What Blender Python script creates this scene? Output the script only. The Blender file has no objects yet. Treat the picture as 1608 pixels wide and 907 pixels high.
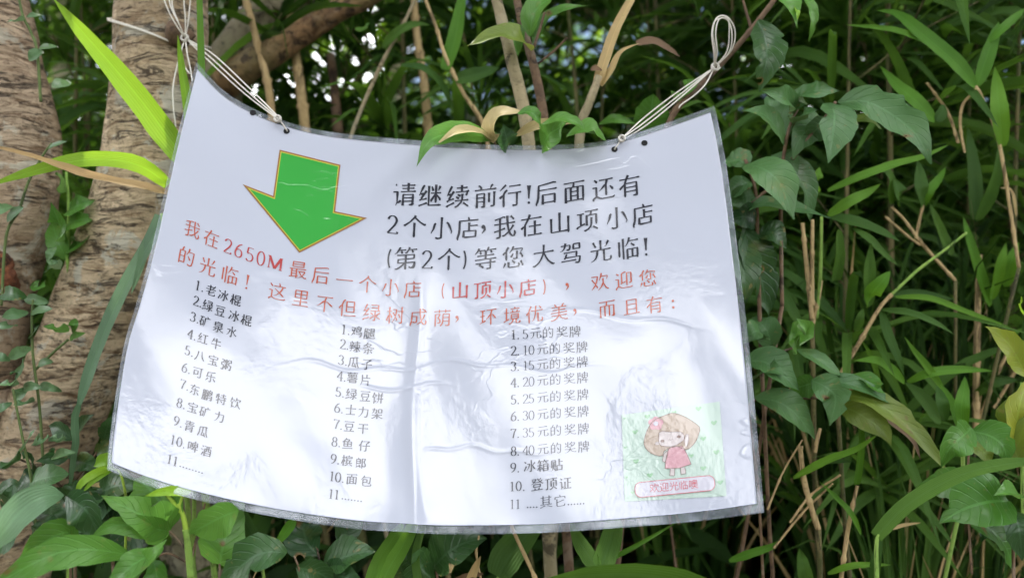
import bpy, bmesh, math, random
import numpy as np
from mathutils import Vector
from mathutils.geometry import tessellate_polygon

# ------------------------------------------------------------------ camera, sky, sun, exposure
scene = bpy.context.scene
COL = scene.collection
CAMZ = 0.75
FPX = 1238.0
cam_data = bpy.data.cameras.new("camera")
cam = bpy.data.objects.new("camera", cam_data); COL.objects.link(cam)
cam.location = (0, 0, CAMZ); cam.rotation_euler = (math.radians(90), 0, 0)
cam_data.sensor_width = 36.0
cam_data.lens = 18.0 / (804.0 / FPX)
cam_data.clip_start = 0.01; cam_data.clip_end = 500
cam_data.dof.use_dof = True
cam_data.dof.focus_distance = 0.575
cam_data.dof.aperture_fstop = 5.0
scene.camera = cam

SUN_DIR = Vector((-0.42, 0.40, 0.82)).normalized()
world = bpy.data.worlds.new("World"); scene.world = world; world.use_nodes = True
wn, wl = world.node_tree.nodes, world.node_tree.links
bg = wn["Background"]
sky = wn.new("ShaderNodeTexSky"); sky.sky_type = 'NISHITA'; sky.sun_disc = False
sky.sun_elevation = math.asin(SUN_DIR.z); sky.sun_rotation = math.atan2(SUN_DIR.x, SUN_DIR.y)
tc = wn.new("ShaderNodeTexCoord")
ns = wn.new("ShaderNodeTexNoise"); ns.inputs["Scale"].default_value = 2.6; ns.inputs["Detail"].default_value = 7
ns.inputs["Roughness"].default_value = 0.6
rp = wn.new("ShaderNodeValToRGB")
rp.color_ramp.elements[0].position = 0.49; rp.color_ramp.elements[1].position = 0.60
mx = wn.new("ShaderNodeMix"); mx.data_type = 'RGBA'
wl.new(tc.outputs["Generated"], ns.inputs["Vector"]); wl.new(ns.outputs["Fac"], rp.inputs["Fac"])
wl.new(rp.outputs["Color"], mx.inputs[0]); wl.new(sky.outputs["Color"], mx.inputs[6])
mx.inputs[7].default_value = (54.0, 54.0, 55.0, 1)      # sunlit white cloud
wl.new(mx.outputs[2], bg.inputs["Color"])
bg.inputs["Strength"].default_value = 0.12

sd = bpy.data.lights.new("sun", 'SUN'); sd.energy = 5.0; sd.angle = math.radians(0.55); sd.color = (1, 0.95, 0.86)
sun = bpy.data.objects.new("sun", sd); COL.objects.link(sun)
sun.rotation_euler = SUN_DIR.to_track_quat('Z', 'Y').to_euler(); sun.location = SUN_DIR * 20

scene.view_settings.view_transform = 'Standard'; scene.view_settings.look = 'None'
scene.view_settings.gamma = 1; scene.view_settings.use_curve_mapping = False
scene.view_settings.exposure = 0.42
scene.cycles.use_denoising = True
scene.cycles.max_bounces = 7; scene.cycles.diffuse_bounces = 3; scene.cycles.transparent_max_bounces = 12
scene.cycles.transmission_bounces = 4; scene.cycles.glossy_bounces = 3
scene.cycles.sample_clamp_indirect = 6

rng = random.Random(11); nrg = np.random.default_rng(5)

# ------------------------------------------------------------------ helpers
def P(px, py, d):
    return Vector(((px - 804.0) / FPX * d, d, CAMZ - (py - 453.5) / FPX * d))

def ground_z(x, y):
    z = float(np.interp(y, [-9, -0.9, -0.35, 0.45, 1.0, 3, 8, 40], [-0.8, -0.78, -0.74, 0.1, 0.28, 0.7, 1.9, 9]))
    return z + 0.025 * math.sin(5.1 * x + 2 * y) * math.cos(4.3 * y - x)

def tag(o, label=None, cat=None, group=None, kind=None):
    if label: o["label"] = label
    if cat: o["category"] = cat
    if group: o["group"] = group
    if kind: o["kind"] = kind
    return o

def empty(name, loc, label, cat, group=None):
    o = bpy.data.objects.new(name, None); COL.objects.link(o); o.location = loc
    o.empty_display_size = 0.05
    return tag(o, label, cat, group)

class MB:
    """collects vertices, faces and uvs for ONE mesh object"""
    def __init__(s): s.v = []; s.f = []; s.uv = []; s.n = 0
    def add(s, V, F, UV=None):
        V = np.asarray(V, float).reshape(-1, 3)
        s.v.append(V); s.f += [tuple(int(i) + s.n for i in f) for f in F]
        s.uv.append(np.zeros((len(V), 2)) if UV is None else np.asarray(UV, float)); s.n += len(V)
    def build(s, name, mat, parent=None, smooth=True):
        me = bpy.data.meshes.new(name)
        V = np.vstack(s.v)
        if parent is not None: V = V - np.array(parent_origin(parent))
        me.from_pydata(V.tolist(), [], s.f)
        UV = np.vstack(s.uv); lay = me.uv_layers.new(name="uv")
        idx = np.empty(len(me.loops), np.int32); me.loops.foreach_get("vertex_index", idx)
        lay.data.foreach_set("uv", UV[idx].astype(np.float32).ravel())
        if smooth: me.polygons.foreach_set("use_smooth", np.ones(len(me.polygons), bool))
        me.materials.append(mat); me.update()
        o = bpy.data.objects.new(name, me); COL.objects.link(o)
        if parent is not None: o.parent = parent
        return o

def parent_origin(o):
    p = Vector((0, 0, 0))
    while o is not None:
        p += o.location; o = o.parent
    return p

def spline(pts, n):
    p = np.array([list(q) for q in pts], float)
    if len(p) == 2: p = np.array([p[0], (p[0] + p[1]) / 2, p[1]])
    q = np.vstack([2 * p[0] - p[1], p, 2 * p[-1] - p[-2]])
    L = np.concatenate([[0], np.cumsum(np.linalg.norm(np.diff(p, axis=0), axis=1))]); L /= L[-1]
    out = []
    for t in np.linspace(0, 1, n):
        i = min(len(p) - 2, max(0, int(np.searchsorted(L, t, 'right') - 1)))
        u = (t - L[i]) / max(1e-9, L[i + 1] - L[i])
        a, b, c, d = q[i], q[i + 1], q[i + 2], q[i + 3]
        out.append(.5 * ((2 * b) + (-a + c) * u + (2 * a - 5 * b + 4 * c - d) * u * u + (-a + 3 * b - 3 * c + d) * u ** 3))
    return np.array(out)

def tube(mb, pts, radii, n=10, seg=8, rough=0.0, fr=30.0, smooth=True, nodes=0.0):
    C = spline(pts, n) if smooth else np.array([list(p) for p in pts], float)
    n = len(C)
    r = np.interp(np.linspace(0, 1, n), np.linspace(0, 1, len(radii)), radii)
    T = np.gradient(C, axis=0); T /= np.linalg.norm(T, axis=1)[:, None] + 1e-12
    ref = np.array([0.3, -0.9, 0.2]) if abs(T[0][1]) < .85 else np.array([1., 0, 0])
    V = []; UV = []
    A = np.cross(T[0], ref); A /= np.linalg.norm(A)
    ph = rng.random() * 50
    if nodes:
        S_ = np.concatenate([[0], np.cumsum(np.linalg.norm(np.diff(C, axis=0), axis=1))]) + ph
        q_ = (S_ % nodes) / nodes; r = r * (1 + .35 * np.exp(-((q_ - .5) / .05) ** 2) - .12 * np.exp(-((q_ - .6) / .05) ** 2))
    for i in range(n):
        A = A - T[i] * np.dot(A, T[i]); A /= np.linalg.norm(A); B = np.cross(T[i], A)
        for k in range(seg):
            a = 2 * math.pi * k / seg
            rr = r[i]
            if rough:
                q = C[i] + r[i] * (A * math.cos(a) + B * math.sin(a))
                rr *= 1 + rough * (math.sin(q[0] * fr + ph) * math.cos(q[2] * fr * 1.7 + ph) + .6 * math.sin(q[2] * fr * 3.1 + q[1] * fr * 2 + ph * 2) + .35 * math.sin(q[2] * fr * 7.3 + 5 * math.sin(a + ph)))
            V.append(C[i] + rr * (A * math.cos(a) + B * math.sin(a))); UV.append((k / seg, i / (n - 1)))
    F = [(i * seg + k, i * seg + (k + 1) % seg, (i + 1) * seg + (k + 1) % seg, (i + 1) * seg + k) for i in range(n - 1) for k in range(seg)]
    F += [tuple(range(seg))[::-1], tuple((n - 1) * seg + k for k in range(seg))]
    mb.add(V, F, UV)

PROF = {
 'blade': ([0, .08, .25, .5, .75, .92, 1], [.35, .75, 1, .95, .68, .28, .01]),
 'grass': ([0, .05, .2, .5, .8, .95, 1], [.6, .8, 1, .9, .55, .2, .01]),
 'strap': ([0, .1, .5, .9, 1], [.8, 1, 1, .8, .3]),
 'broad': ([0, .05, .15, .32, .48, .65, .82, .92, 1], [.05, .28, .66, .97, 1, .82, .42, .16, .01]),
 'oval':  ([0, .06, .2, .42, .65, .85, .95, 1], [.08, .42, .85, 1, .93, .6, .28, .03]),
 'heart': ([0, .04, .15, .3, .5, .75, .92, 1], [.3, .75, 1, .98, .82, .45, .15, .01]),
}
def leaf_arrays(C, wid, prof, tilt=0.0, fold=0.18, n=15, wav=0.03, up=(0, -1, 0.45), bites=(), asym=0.0):
    """a leaf along centreline C (3D points, base to tip); returns vertices, faces, uvs"""
    C = spline(C, n); t = np.linspace(0, 1, n)
    w = np.interp(t, *PROF[prof]) * wid
    T = np.gradient(C, axis=0); T /= np.linalg.norm(T, axis=1)[:, None] + 1e-12
    U = np.array(up, float); U /= np.linalg.norm(U)
    V = []; UV = []
    cols = [-1, -.55, 0, .55, 1]
    p1, p2 = rng.random() * 6, rng.random() * 6
    S0 = None
    for i in range(n):
        S = np.cross(T[i], U); nn = np.linalg.norm(S)
        S = S / nn if nn > 1e-3 else (S0 if S0 is not None else np.array([1., 0, 0]))
        S0 = S
        N = np.cross(S, T[i]); N /= np.linalg.norm(N) + 1e-12
        a = tilt if np.isscalar(tilt) else np.interp(t[i], np.linspace(0, 1, len(tilt)), tilt)
        S2 = S * math.cos(a) + N * math.sin(a); N2 = N * math.cos(a) - S * math.sin(a)
        for c in cols:
            ww = w[i] / 2 * (1 + (asym if c > 0 else -asym))
            ed = 1.0
            if abs(c) == 1:
                ed = 1 + wav * 1.2 * math.sin(t[i] * 31 + p1 * (1 + c)) + wav * rng.uniform(-1, 1)
                for (b0, bs, bd) in bites:
                    if bs * c > 0: ed -= bd * math.exp(-((t[i] - b0) / .045) ** 2)
                ed = max(ed, .35)
            h = fold * abs(c) * ww + wid * wav * abs(c) * math.sin(t[i] * 14 + p2 + c * 2)
            V.append(C[i] + S2 * (c * ww * ed) + N2 * h); UV.append((.5 + c * .5, t[i]))
    m = len(cols)
    F = [(i * m + j, i * m + j + 1, (i + 1) * m + j + 1, (i + 1) * m + j) for i in range(n - 1) for j in range(m - 1)]
    return np.array(V), F, np.array(UV)

# ------------------------------------------------------------------ materials
def new_mat(name):
    m = bpy.data.materials.new(name); m.use_nodes = True
    nt = m.node_tree; return m, nt.nodes, nt.links, nt.nodes["Principled BSDF"]
def math_node(N, L, op, a, b=None, c=None):
    n = N.new("ShaderNodeMath"); n.operation = op
    for i, x in enumerate((a, b, c)):
        if x is None: continue
        if isinstance(x, (int, float)): n.inputs[i].default_value = x
        else: L.new(x, n.inputs[i])
    return n.outputs[0]
def mix(N, L, f, a, b, blend='MIX'):
    n = N.new("ShaderNodeMix"); n.data_type = 'RGBA'; n.blend_type = blend
    for i, x in ((0, f), (6, a), (7, b)):
        if isinstance(x, (int, float)): n.inputs[i].default_value = x
        elif isinstance(x, tuple): n.inputs[i].default_value = x + (1,)
        else: L.new(x, n.inputs[i])
    return n.outputs[2]
def noise(N, L, vec, scale, detail=4, rough=.55, dist=0):
    n = N.new("ShaderNodeTexNoise"); n.inputs["Scale"].default_value = scale; n.inputs["Detail"].default_value = detail
    n.inputs["Roughness"].default_value = rough; n.inputs["Distortion"].default_value = dist
    if vec is not None: L.new(vec, n.inputs["Vector"])
    return n.outputs["Fac"]
def ramp(N, L, f, stops):
    n = N.new("ShaderNodeValToRGB"); e = n.color_ramp.elements
    while len(e) < len(stops): e.new(.5)
    for x, (p, c) in zip(e, stops):
        x.position = p; x.color = (c if isinstance(c, tuple) else (c, c, c)) + (1,)
    L.new(f, n.inputs["Fac"]); return n.outputs["Color"]
def coords(N, L, scale=(1, 1, 1), kind="Object", rot=(0, 0, 0)):
    t = N.new("ShaderNodeTexCoord"); mp = N.new("ShaderNodeMapping"); mp.inputs["Scale"].default_value = scale
    mp.inputs["Rotation"].default_value = rot
    L.new(t.outputs[kind], mp.inputs["Vector"]); return mp.outputs["Vector"]
def bump(N, L, h, strength, dist, bsdf, prev=None):
    b = N.new("ShaderNodeBump"); b.inputs["Strength"].default_value = strength; b.inputs["Distance"].default_value = dist
    L.new(h, b.inputs["Height"])
    if prev is not None: L.new(prev, b.inputs["Normal"])
    if bsdf is not None: L.new(b.outputs["Normal"], bsdf.inputs["Normal"])
    return b.outputs["Normal"]

def leaf_mat(name, ca, cb, vein=0.25, kind='broad', rough=.42, trans=.35, under=None, spots=0.0, tr_col=None, spec=.5, tip=None, holes=0):
    m, N, L, B = new_mat(name)
    uvn = N.new("ShaderNodeUVMap"); sp = N.new("ShaderNodeSeparateXYZ"); L.new(uvn.outputs["UV"], sp.inputs[0])
    u, v = sp.outputs[0], sp.outputs[1]
    oi = N.new("ShaderNodeObjectInfo"); ge = N.new("ShaderNodeNewGeometry")
    rnd = math_node(N, L, 'FRACT', math_node(N, L, 'ADD', oi.outputs["Random"], ge.outputs["Random Per Island"]))
    oc = coords(N, L)
    nz = noise(N, L, oc, 38, 4)
    f = math_node(N, L, 'ADD', math_node(N, L, 'MULTIPLY', rnd, .75), math_node(N, L, 'MULTIPLY', math_node(N, L, 'SUBTRACT', nz, .4), .7))
    col = mix(N, L, f, ca, cb)
    au = math_node(N, L, 'ABSOLUTE', math_node(N, L, 'SUBTRACT', u, .5))
    light = tuple(min(1, c * 2.1 + .05) for c in ca)
    if kind == 'broad':
        mid = math_node(N, L, 'LESS_THAN', au, .028)
        x = math_node(N, L, 'SINE', math_node(N, L, 'MULTIPLY', math_node(N, L, 'SUBTRACT', math_node(N, L, 'MULTIPLY', v, 9), math_node(N, L, 'MULTIPLY', au, 4.2)), 6.283))
        lat = math_node(N, L, 'POWER', math_node(N, L, 'MAXIMUM', x, 0.0), 14)
        ve = math_node(N, L, 'MAXIMUM', mid, math_node(N, L, 'MULTIPLY', lat, .45))
    else:
        mid = math_node(N, L, 'LESS_THAN', au, .035)
        x = math_node(N, L, 'SINE', math_node(N, L, 'MULTIPLY', u, 62))
        lat = math_node(N, L, 'MULTIPLY', math_node(N, L, 'ADD', math_node(N, L, 'MULTIPLY', x, .5), .5), .35)
        ve = math_node(N, L, 'MAXIMUM', math_node(N, L, 'MULTIPLY', mid, .8), lat)
    col = mix(N, L, math_node(N, L, 'MULTIPLY', ve, vein), col, light)
    if spots:
        s = ramp(N, L, noise(N, L, oc, 160, 2), [(0.66, 0.0), (0.70, 1.0)])
        col = mix(N, L, math_node(N, L, 'MULTIPLY', s, spots), col, (.30, .22, .08))
        s2 = ramp(N, L, noise(N, L, oc, 30, 5), [(0.60, 0.0), (0.72, 1.0)])
        col = mix(N, L, math_node(N, L, 'MULTIPLY', s2, spots * .7), col, (.22, .20, .05))
    if tip is not None:
        tf = ramp(N, L, math_node(N, L, 'ADD', v, math_node(N, L, 'MULTIPLY', nz, .35)), [(tip[0], 0.0), (tip[0] + .1, 1.0)])
        col = mix(N, L, tf, col, tip[1])
    if holes:
        col = mix(N, L, ramp(N, L, noise(N, L, oc, 62, 1, .4), [(holes - .045, 0.0), (holes - .01, 1.0)]), col, (.16, .10, .03))
    if under is not None: col = mix(N, L, ge.outputs["Backfacing"], col, under)
    L.new(col, B.inputs["Base Color"]); B.inputs["Roughness"].default_value = rough
    B.inputs["Specular IOR Level"].default_value = spec
    bh = math_node(N, L, 'ADD', math_node(N, L, 'MULTIPLY', ve, -.6), math_node(N, L, 'MULTIPLY', nz, 1.2))
    bump(N, L, bh, .7, .0016, B)
    tr = N.new("ShaderNodeBsdfTranslucent")
    tcol = mix(N, L, .55, col, tr_col if tr_col else tuple(min(1, c * 1.6) for c in cb))
    L.new(tcol, tr.inputs["Color"])
    ms = N.new("ShaderNodeMixShader"); ms.inputs[0].default_value = trans
    L.new(B.outputs[0], ms.inputs[1]); L.new(tr.outputs[0], ms.inputs[2])
    out = ms.outputs[0]
    if holes:
        hn = noise(N, L, oc, 62, 1, .4)
        hole = ramp(N, L, hn, [(holes, 0.0), (holes + .004, 1.0)])
        tpn = N.new("ShaderNodeBsdfTransparent"); m2 = N.new("ShaderNodeMixShader")
        L.new(hole, m2.inputs[0]); L.new(out, m2.inputs[1]); L.new(tpn.outputs[0], m2.inputs[2]); out = m2.outputs[0]
    L.new(out, N["Material Output"].inputs["Surface"])
    return m

M = {}
M['sunblade'] = leaf_mat('young sunlit blade', (.17, .38, .015), (.34, .56, .04), .45, 'blade', .4, .5, tr_col=(.42, .66, .03), spec=.35, tip=(1.14, (.34, .25, .09)))  # sun glowing through the blade is partly put into its yellow-green
M['blade']    = leaf_mat('bamboo blade', (.030, .085, .014), (.105, .215, .032), .3, 'blade', .55, .4, tr_col=(.20, .40, .03), spec=.2, tip=(1.12, (.30, .22, .08)))
M['brightblade'] = leaf_mat('bright bamboo blade', (.075, .22, .016), (.17, .36, .035), .35, 'blade', .5, .45, tr_col=(.30, .56, .03), spec=.25, tip=(1.12, (.34, .25, .09)))
M['greyblade'] = leaf_mat('grey green blade', (.10, .20, .10), (.16, .28, .13), .35, 'blade', .38, .35)
M['far']      = leaf_mat('thicket leaf', (.006, .022, .005), (.034, .085, .012), .2, 'blade', .6, .4, tr_col=(.14, .30, .02), spec=.12)  # leaf colour darkened to carry the thicket's shade
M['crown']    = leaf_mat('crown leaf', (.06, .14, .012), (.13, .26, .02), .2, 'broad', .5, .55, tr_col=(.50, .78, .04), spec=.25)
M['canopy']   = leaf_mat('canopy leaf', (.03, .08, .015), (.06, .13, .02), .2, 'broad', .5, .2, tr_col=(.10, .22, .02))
M['gloss']    = leaf_mat('grey green leaf', (.048, .125, .038), (.100, .215, .066), .42, 'broad', .38, .28, spots=.35, under=(.14, .22, .08), spec=.38, holes=.775)
M['green']    = leaf_mat('green leaf', (.045, .150, .018), (.12, .28, .04), .55, 'broad', .36, .35, spots=.25, under=(.15, .26, .08), spec=.4, holes=.785)
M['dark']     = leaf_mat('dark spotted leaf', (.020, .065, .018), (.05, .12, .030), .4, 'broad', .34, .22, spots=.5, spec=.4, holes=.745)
M['vine']     = leaf_mat('vine leaf', (.075, .16, .060), (.14, .25, .10), .18, 'broad', .38, .25, under=(.14, .22, .1), spec=.4)
M['lime']     = leaf_mat('lime leaf', (.20, .42, .02), (.32, .55, .04), .2, 'broad', .4, .45, tr_col=(.45, .70, .05))
M['olive']    = leaf_mat('olive leaf', (.11, .19, .025), (.20, .25, .035), .25, 'broad', .42, .4, spots=.5, under=(.2, .19, .06), tr_col=(.32, .42, .04), holes=.75)
M['yellow']   = leaf_mat('yellowing leaf', (.24, .36, .04), (.36, .38, .04), .25, 'broad', .42, .45, spots=.5, tr_col=(.5, .6, .06))
M['beige']    = leaf_mat('pale leaf underside', (.42, .34, .15), (.52, .42, .2), .15, 'broad', .6, .3, under=(.06, .17, .03))
M['dry']      = leaf_mat('dry straw blade', (.40, .27, .10), (.62, .48, .23), .5, 'blade', .6, .25, spots=.5)
M['drytip']   = leaf_mat('half dry blade', (.34, .21, .08), (.58, .43, .22), .5, 'blade', .6, .3, spots=.6)
M['brownleaf'] = leaf_mat('brown dead leaf', (.12, .07, .035), (.22, .13, .06), .2, 'blade', .7, .2)

def bark_mat(name, ca, cb, cc, stretch=(26, 26, 105), lichen=.5, bstr=1.0, dist=.005, moss=0.0):
    m, N, L, B = new_mat(name)
    v1 = coords(N, L)
    wob = N.new("ShaderNodeTexNoise"); wob.inputs["Scale"].default_value = 11; wob.inputs["Detail"].default_value = 2; L.new(v1, wob.inputs["Vector"])
    ad = N.new("ShaderNodeVectorMath"); ad.operation = 'MULTIPLY_ADD'; L.new(wob.outputs["Color"], ad.inputs[0]); ad.inputs[1].default_value = (.012, .012, .012); L.new(v1, ad.inputs[2])
    mp = N.new("ShaderNodeMapping"); mp.inputs["Scale"].default_value = stretch; L.new(ad.outputs[0], mp.inputs["Vector"]); v = mp.outputs["Vector"]
    a = noise(N, L, v, 1.6, 9, .72, .6); b = noise(N, L, v1, 17, 6, .65); c = noise(N, L, v1, 150, 5, .7)
    big = noise(N, L, v1, 7, 3)
    col = mix(N, L, ramp(N, L, a, [(0.39, 0.0), (0.52, 1.0)]), ca, cb)
    col = mix(N, L, ramp(N, L, b, [(0.42, 0.0), (0.66, 1.0)]), col, cc)
    col = mix(N, L, math_node(N, L, 'MULTIPLY', ramp(N, L, c, [(0.52, 0.0), (0.64, 1.0)]), .5), col, tuple(x * .45 for x in ca))
    col = mix(N, L, math_node(N, L, 'MULTIPLY', ramp(N, L, noise(N, L, v1, 24, 7, .7, .6), [(0.55, 0.0), (0.60, 1.0)]), lichen), col, (.66, .64, .52))
    col = mix(N, L, math_node(N, L, 'MULTIPLY', ramp(N, L, big, [(0.48, 0.0), (0.66, 1.0)]), .4), col, tuple(x * .7 for x in ca))
    if moss: col = mix(N, L, math_node(N, L, 'MULTIPLY', ramp(N, L, noise(N, L, v1, 9, 5), [(0.5, 0.0), (0.65, 1.0)]), moss), col, (.14, .17, .05))
    crack = ramp(N, L, noise(N, L, v, 1.1, 7, .75, 1.2), [(0.40, 1.0), (0.45, 0.0)])
    col = mix(N, L, math_node(N, L, 'MULTIPLY', crack, .8), col, tuple(x * .2 for x in ca))
    L.new(col, B.inputs["Base Color"]); B.inputs["Roughness"].default_value = .85
    h = math_node(N, L, 'ADD', math_node(N, L, 'ADD', a, math_node(N, L, 'MULTIPLY', c, .25)), math_node(N, L, 'MULTIPLY', crack, -.6))
    bump(N, L, h, bstr, dist, B)
    return m
M['bark'] = bark_mat('pale ridged bark', (.18, .105, .048), (.76, .60, .39), (.54, .41, .24), lichen=.8, dist=.008)
M['bark2'] = bark_mat('reddish bark', (.17, .10, .05), (.66, .51, .35), (.44, .32, .20), lichen=.65, dist=.008)
M['barkbranch'] = bark_mat('brown branch bark', (.12, .06, .025), (.34, .20, .09), (.20, .15, .06), (40, 40, 40), .1, moss=.3)
M['barkgrey'] = bark_mat('mossy grey bark', (.14, .12, .07), (.24, .21, .13), (.20, .18, .11), (40, 40, 40), .15, .6, moss=.4)
M['stemtan'] = bark_mat('tan stem', (.22, .18, .10), (.34, .28, .16), (.26, .23, .13), (30, 30, 30), .1, .5, .002)
M['stembrown'] = bark_mat('brown stem', (.10, .06, .035), (.18, .11, .06), (.14, .09, .05), (30, 30, 30), .1, .5, .002)
M['culm'] = bark_mat('shaded bamboo culm', (.06, .06, .02), (.16, .13, .05), (.08, .10, .025), (70, 70, 6), .0, .4, .001)  # darker than the cane: the thicket's shade is in the colour
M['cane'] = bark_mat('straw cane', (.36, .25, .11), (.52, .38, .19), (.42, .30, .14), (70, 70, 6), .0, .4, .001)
M['greenstem'] = bark_mat('green stem', (.16, .30, .05), (.24, .38, .07), (.2, .33, .06), (40, 40, 8), .0, .3, .001)
M['rot'] = bark_mat('rotten red wood', (.10, .03, .015), (.36, .12, .05), (.20, .07, .03), (40, 40, 40), 0, 1, .006)
M['vinestem'] = bark_mat('vine stem', (.07, .11, .03), (.12, .17, .05), (.1, .14, .04), (40, 40, 8), .0, .3, .001)
M['limestem'] = bark_mat('lime stem', (.28, .45, .04), (.36, .52, .06), (.3, .45, .05), (40, 40, 8), .0, .3, .001)

def simple(name, col, rough=.6, spec=.5):
    m, N, L, B = new_mat(name)
    v = coords(N, L); n = noise(N, L, v, 60, 4)
    c = mix(N, L, n, tuple(x * .8 for x in col), tuple(min(1, x * 1.15) for x in col))
    L.new(c, B.inputs["Base Color"]); B.inputs["Roughness"].default_value = rough; B.inputs["Specular IOR Level"].default_value = spec
    return m
m, N, L, B = new_mat('white cotton cord')
w = N.new("ShaderNodeTexWave"); w.inputs["Scale"].default_value = 1.0; w.bands_direction = 'DIAGONAL'
uvn = N.new("ShaderNodeUVMap"); mp = N.new("ShaderNodeMapping"); mp.inputs["Scale"].default_value = (2, 40, 1)
L.new(uvn.outputs[0], mp.inputs[0]); L.new(mp.outputs[0], w.inputs["Vector"])
c = mix(N, L, w.outputs["Fac"], (.66, .62, .54), (.85, .82, .75)); L.new(c, B.inputs["Base Color"]); B.inputs["Roughness"].default_value = .9
bump(N, L, w.outputs["Fac"], .6, .0006, B); M['cord'] = m

m, N, L, B = new_mat('dark forest soil')
v = coords(N, L); n = noise(N, L, v, 6, 8, .7)
c = ramp(N, L, n, [(0.3, (.012, .009, .006)), (0.6, (.035, .025, .014)), (0.75, (.07, .045, .022))]); L.new(c, B.inputs["Base Color"])
B.inputs["Roughness"].default_value = .95; bump(N, L, n, 1, .06, B); M['soil'] = m
m, N, L, B = new_mat('trodden path earth')
v = coords(N, L); n = noise(N, L, v, 4, 8, .7)
c = ramp(N, L, n, [(0.3, (.10, .08, .055)), (0.7, (.24, .20, .14))]); L.new(c, B.inputs["Base Color"]); B.inputs["Roughness"].default_value = .95
bump(N, L, n, 1, .03, B); M['path'] = m

def sheet_mat(name, col, two=None, coat=1.0):
    """printed paper under glossy film: every ink shares the film's gloss and its crinkles"""
    m, N, L, B = new_mat(name)
    v = coords(N, L)
    L.new(mix(N, L, noise(N, L, v, 9, 3), col, two or tuple(x * .97 for x in col)), B.inputs["Base Color"])
    B.inputs["Roughness"].default_value = .55; B.inputs["Specular IOR Level"].default_value = .3
    B.inputs["Coat Weight"].default_value = coat; B.inputs["Coat Roughness"].default_value = .09; B.inputs["Coat IOR"].default_value = 1.55
    big = noise(N, L, v, 8, 2, .5, .5)                       # slow buckling of the film
    fine = noise(N, L, v, 230, 3, .6, .3)                    # orange peel
    patch = ramp(N, L, noise(N, L, v, 13, 3, .5, .6), [(0.48, 0.12), (0.62, 1.0)])
    vs = coords(N, L, (1, 1, 2.2)); wr = noise(N, L, vs, 13, 3, .5, .8)
    ridge = math_node(N, L, 'ABSOLUTE', math_node(N, L, 'SUBTRACT', wr, .5))
    area = ramp(N, L, noise(N, L, v, 7, 2), [(0.48, 0.0), (0.60, 1.0)])
    rid = math_node(N, L, 'MULTIPLY', ramp(N, L, ridge, [(0.0, 1.0), (0.013, 0.0)]), area)
    b1 = N.new("ShaderNodeBump"); b1.inputs["Strength"].default_value = 1; b1.inputs["Distance"].default_value = .0014; L.new(big, b1.inputs["Height"])
    b2 = N.new("ShaderNodeBump"); b2.inputs["Strength"].default_value = 1; b2.inputs["Distance"].default_value = .00034
    L.new(math_node(N, L, 'MULTIPLY', fine, patch), b2.inputs["Height"]); L.new(b1.outputs[0], b2.inputs["Normal"])
    b3 = N.new("ShaderNodeBump"); b3.inputs["Strength"].default_value = .5; b3.inputs["Distance"].default_value = .00028
    L.new(rid, b3.inputs["Height"]); L.new(b2.outputs[0], b3.inputs["Normal"])
    L.new(b3.outputs[0], B.inputs["Coat Normal"])
    b5 = N.new("ShaderNodeBump"); b5.inputs["Strength"].default_value = .5; b5.inputs["Distance"].default_value = .0018
    L.new(big, b5.inputs["Height"])
    b4 = N.new("ShaderNodeBump"); b4.inputs["Strength"].default_value = .5; b4.inputs["Distance"].default_value = .00012
    L.new(rid, b4.inputs["Height"]); L.new(b5.outputs[0], b4.inputs["Normal"]); L.new(b4.outputs[0], B.inputs["Normal"])
    return m
M['paper'] = sheet_mat('laminated white paper', (.43, .455, .535))
M['ink'] = sheet_mat('black print', (.010, .011, .022))
M['inkgrey'] = sheet_mat('grey black print', (.022, .024, .04))
M['red'] = sheet_mat('red print', (.40, .080, .040))
M['redbold'] = sheet_mat('bold red print', (.38, .045, .045))
M['arrowgreen'] = sheet_mat('green print', (.02, .30, .03))
M['arrowedge'] = sheet_mat('brown print', (.26, .12, .03))
M['arrowyellow'] = sheet_mat('yellow print', (.45, .42, .04))
M['mint'] = sheet_mat('mint print', (.42, .53, .47))
M['heart'] = sheet_mat('pale green print', (.27, .46, .29))
M['hair'] = sheet_mat('beige brown print', (.43, .345, .28))
M['line'] = sheet_mat('taupe line print', (.25, .18, .16))
M['skin'] = sheet_mat('pale skin print', (.56, .50, .50))
M['pink'] = sheet_mat('pink print', (.53, .29, .33))
M['pinkdeep'] = sheet_mat('rose print', (.58, .14, .17))
M['white'] = sheet_mat('white print', (.52, .51, .58))
M['holedark'] = simple('punched hole shadow', (.006, .006, .007), .9)

m, N, L, B = new_mat('clear laminate border')
v = coords(N, L); n = noise(N, L, v, 70, 4, .6, .8); n2 = noise(N, L, v, 26, 3, .5, 1)
B.inputs["Base Color"].default_value = (.50, .55, .62, 1); B.inputs["Roughness"].default_value = .12
B.inputs["Coat Weight"].default_value = 1; B.inputs["Coat IOR"].default_value = 1.5; B.inputs["Coat Roughness"].default_value = .12
bump(N, L, n2, 1, .0006, B)
tp = N.new("ShaderNodeBsdfTransparent"); tp.inputs["Color"].default_value = (.95, .96, .98, 1)
ms = N.new("ShaderNodeMixShader")
L.new(ramp(N, L, n2, [(0.42, 0.10), (0.60, 0.28)]), ms.inputs[0]); L.new(tp.outputs[0], ms.inputs[1]); L.new(B.outputs[0], ms.inputs[2])
L.new(ms.outputs[0], N["Material Output"].inputs["Surface"]); M['rim'] = m

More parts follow.
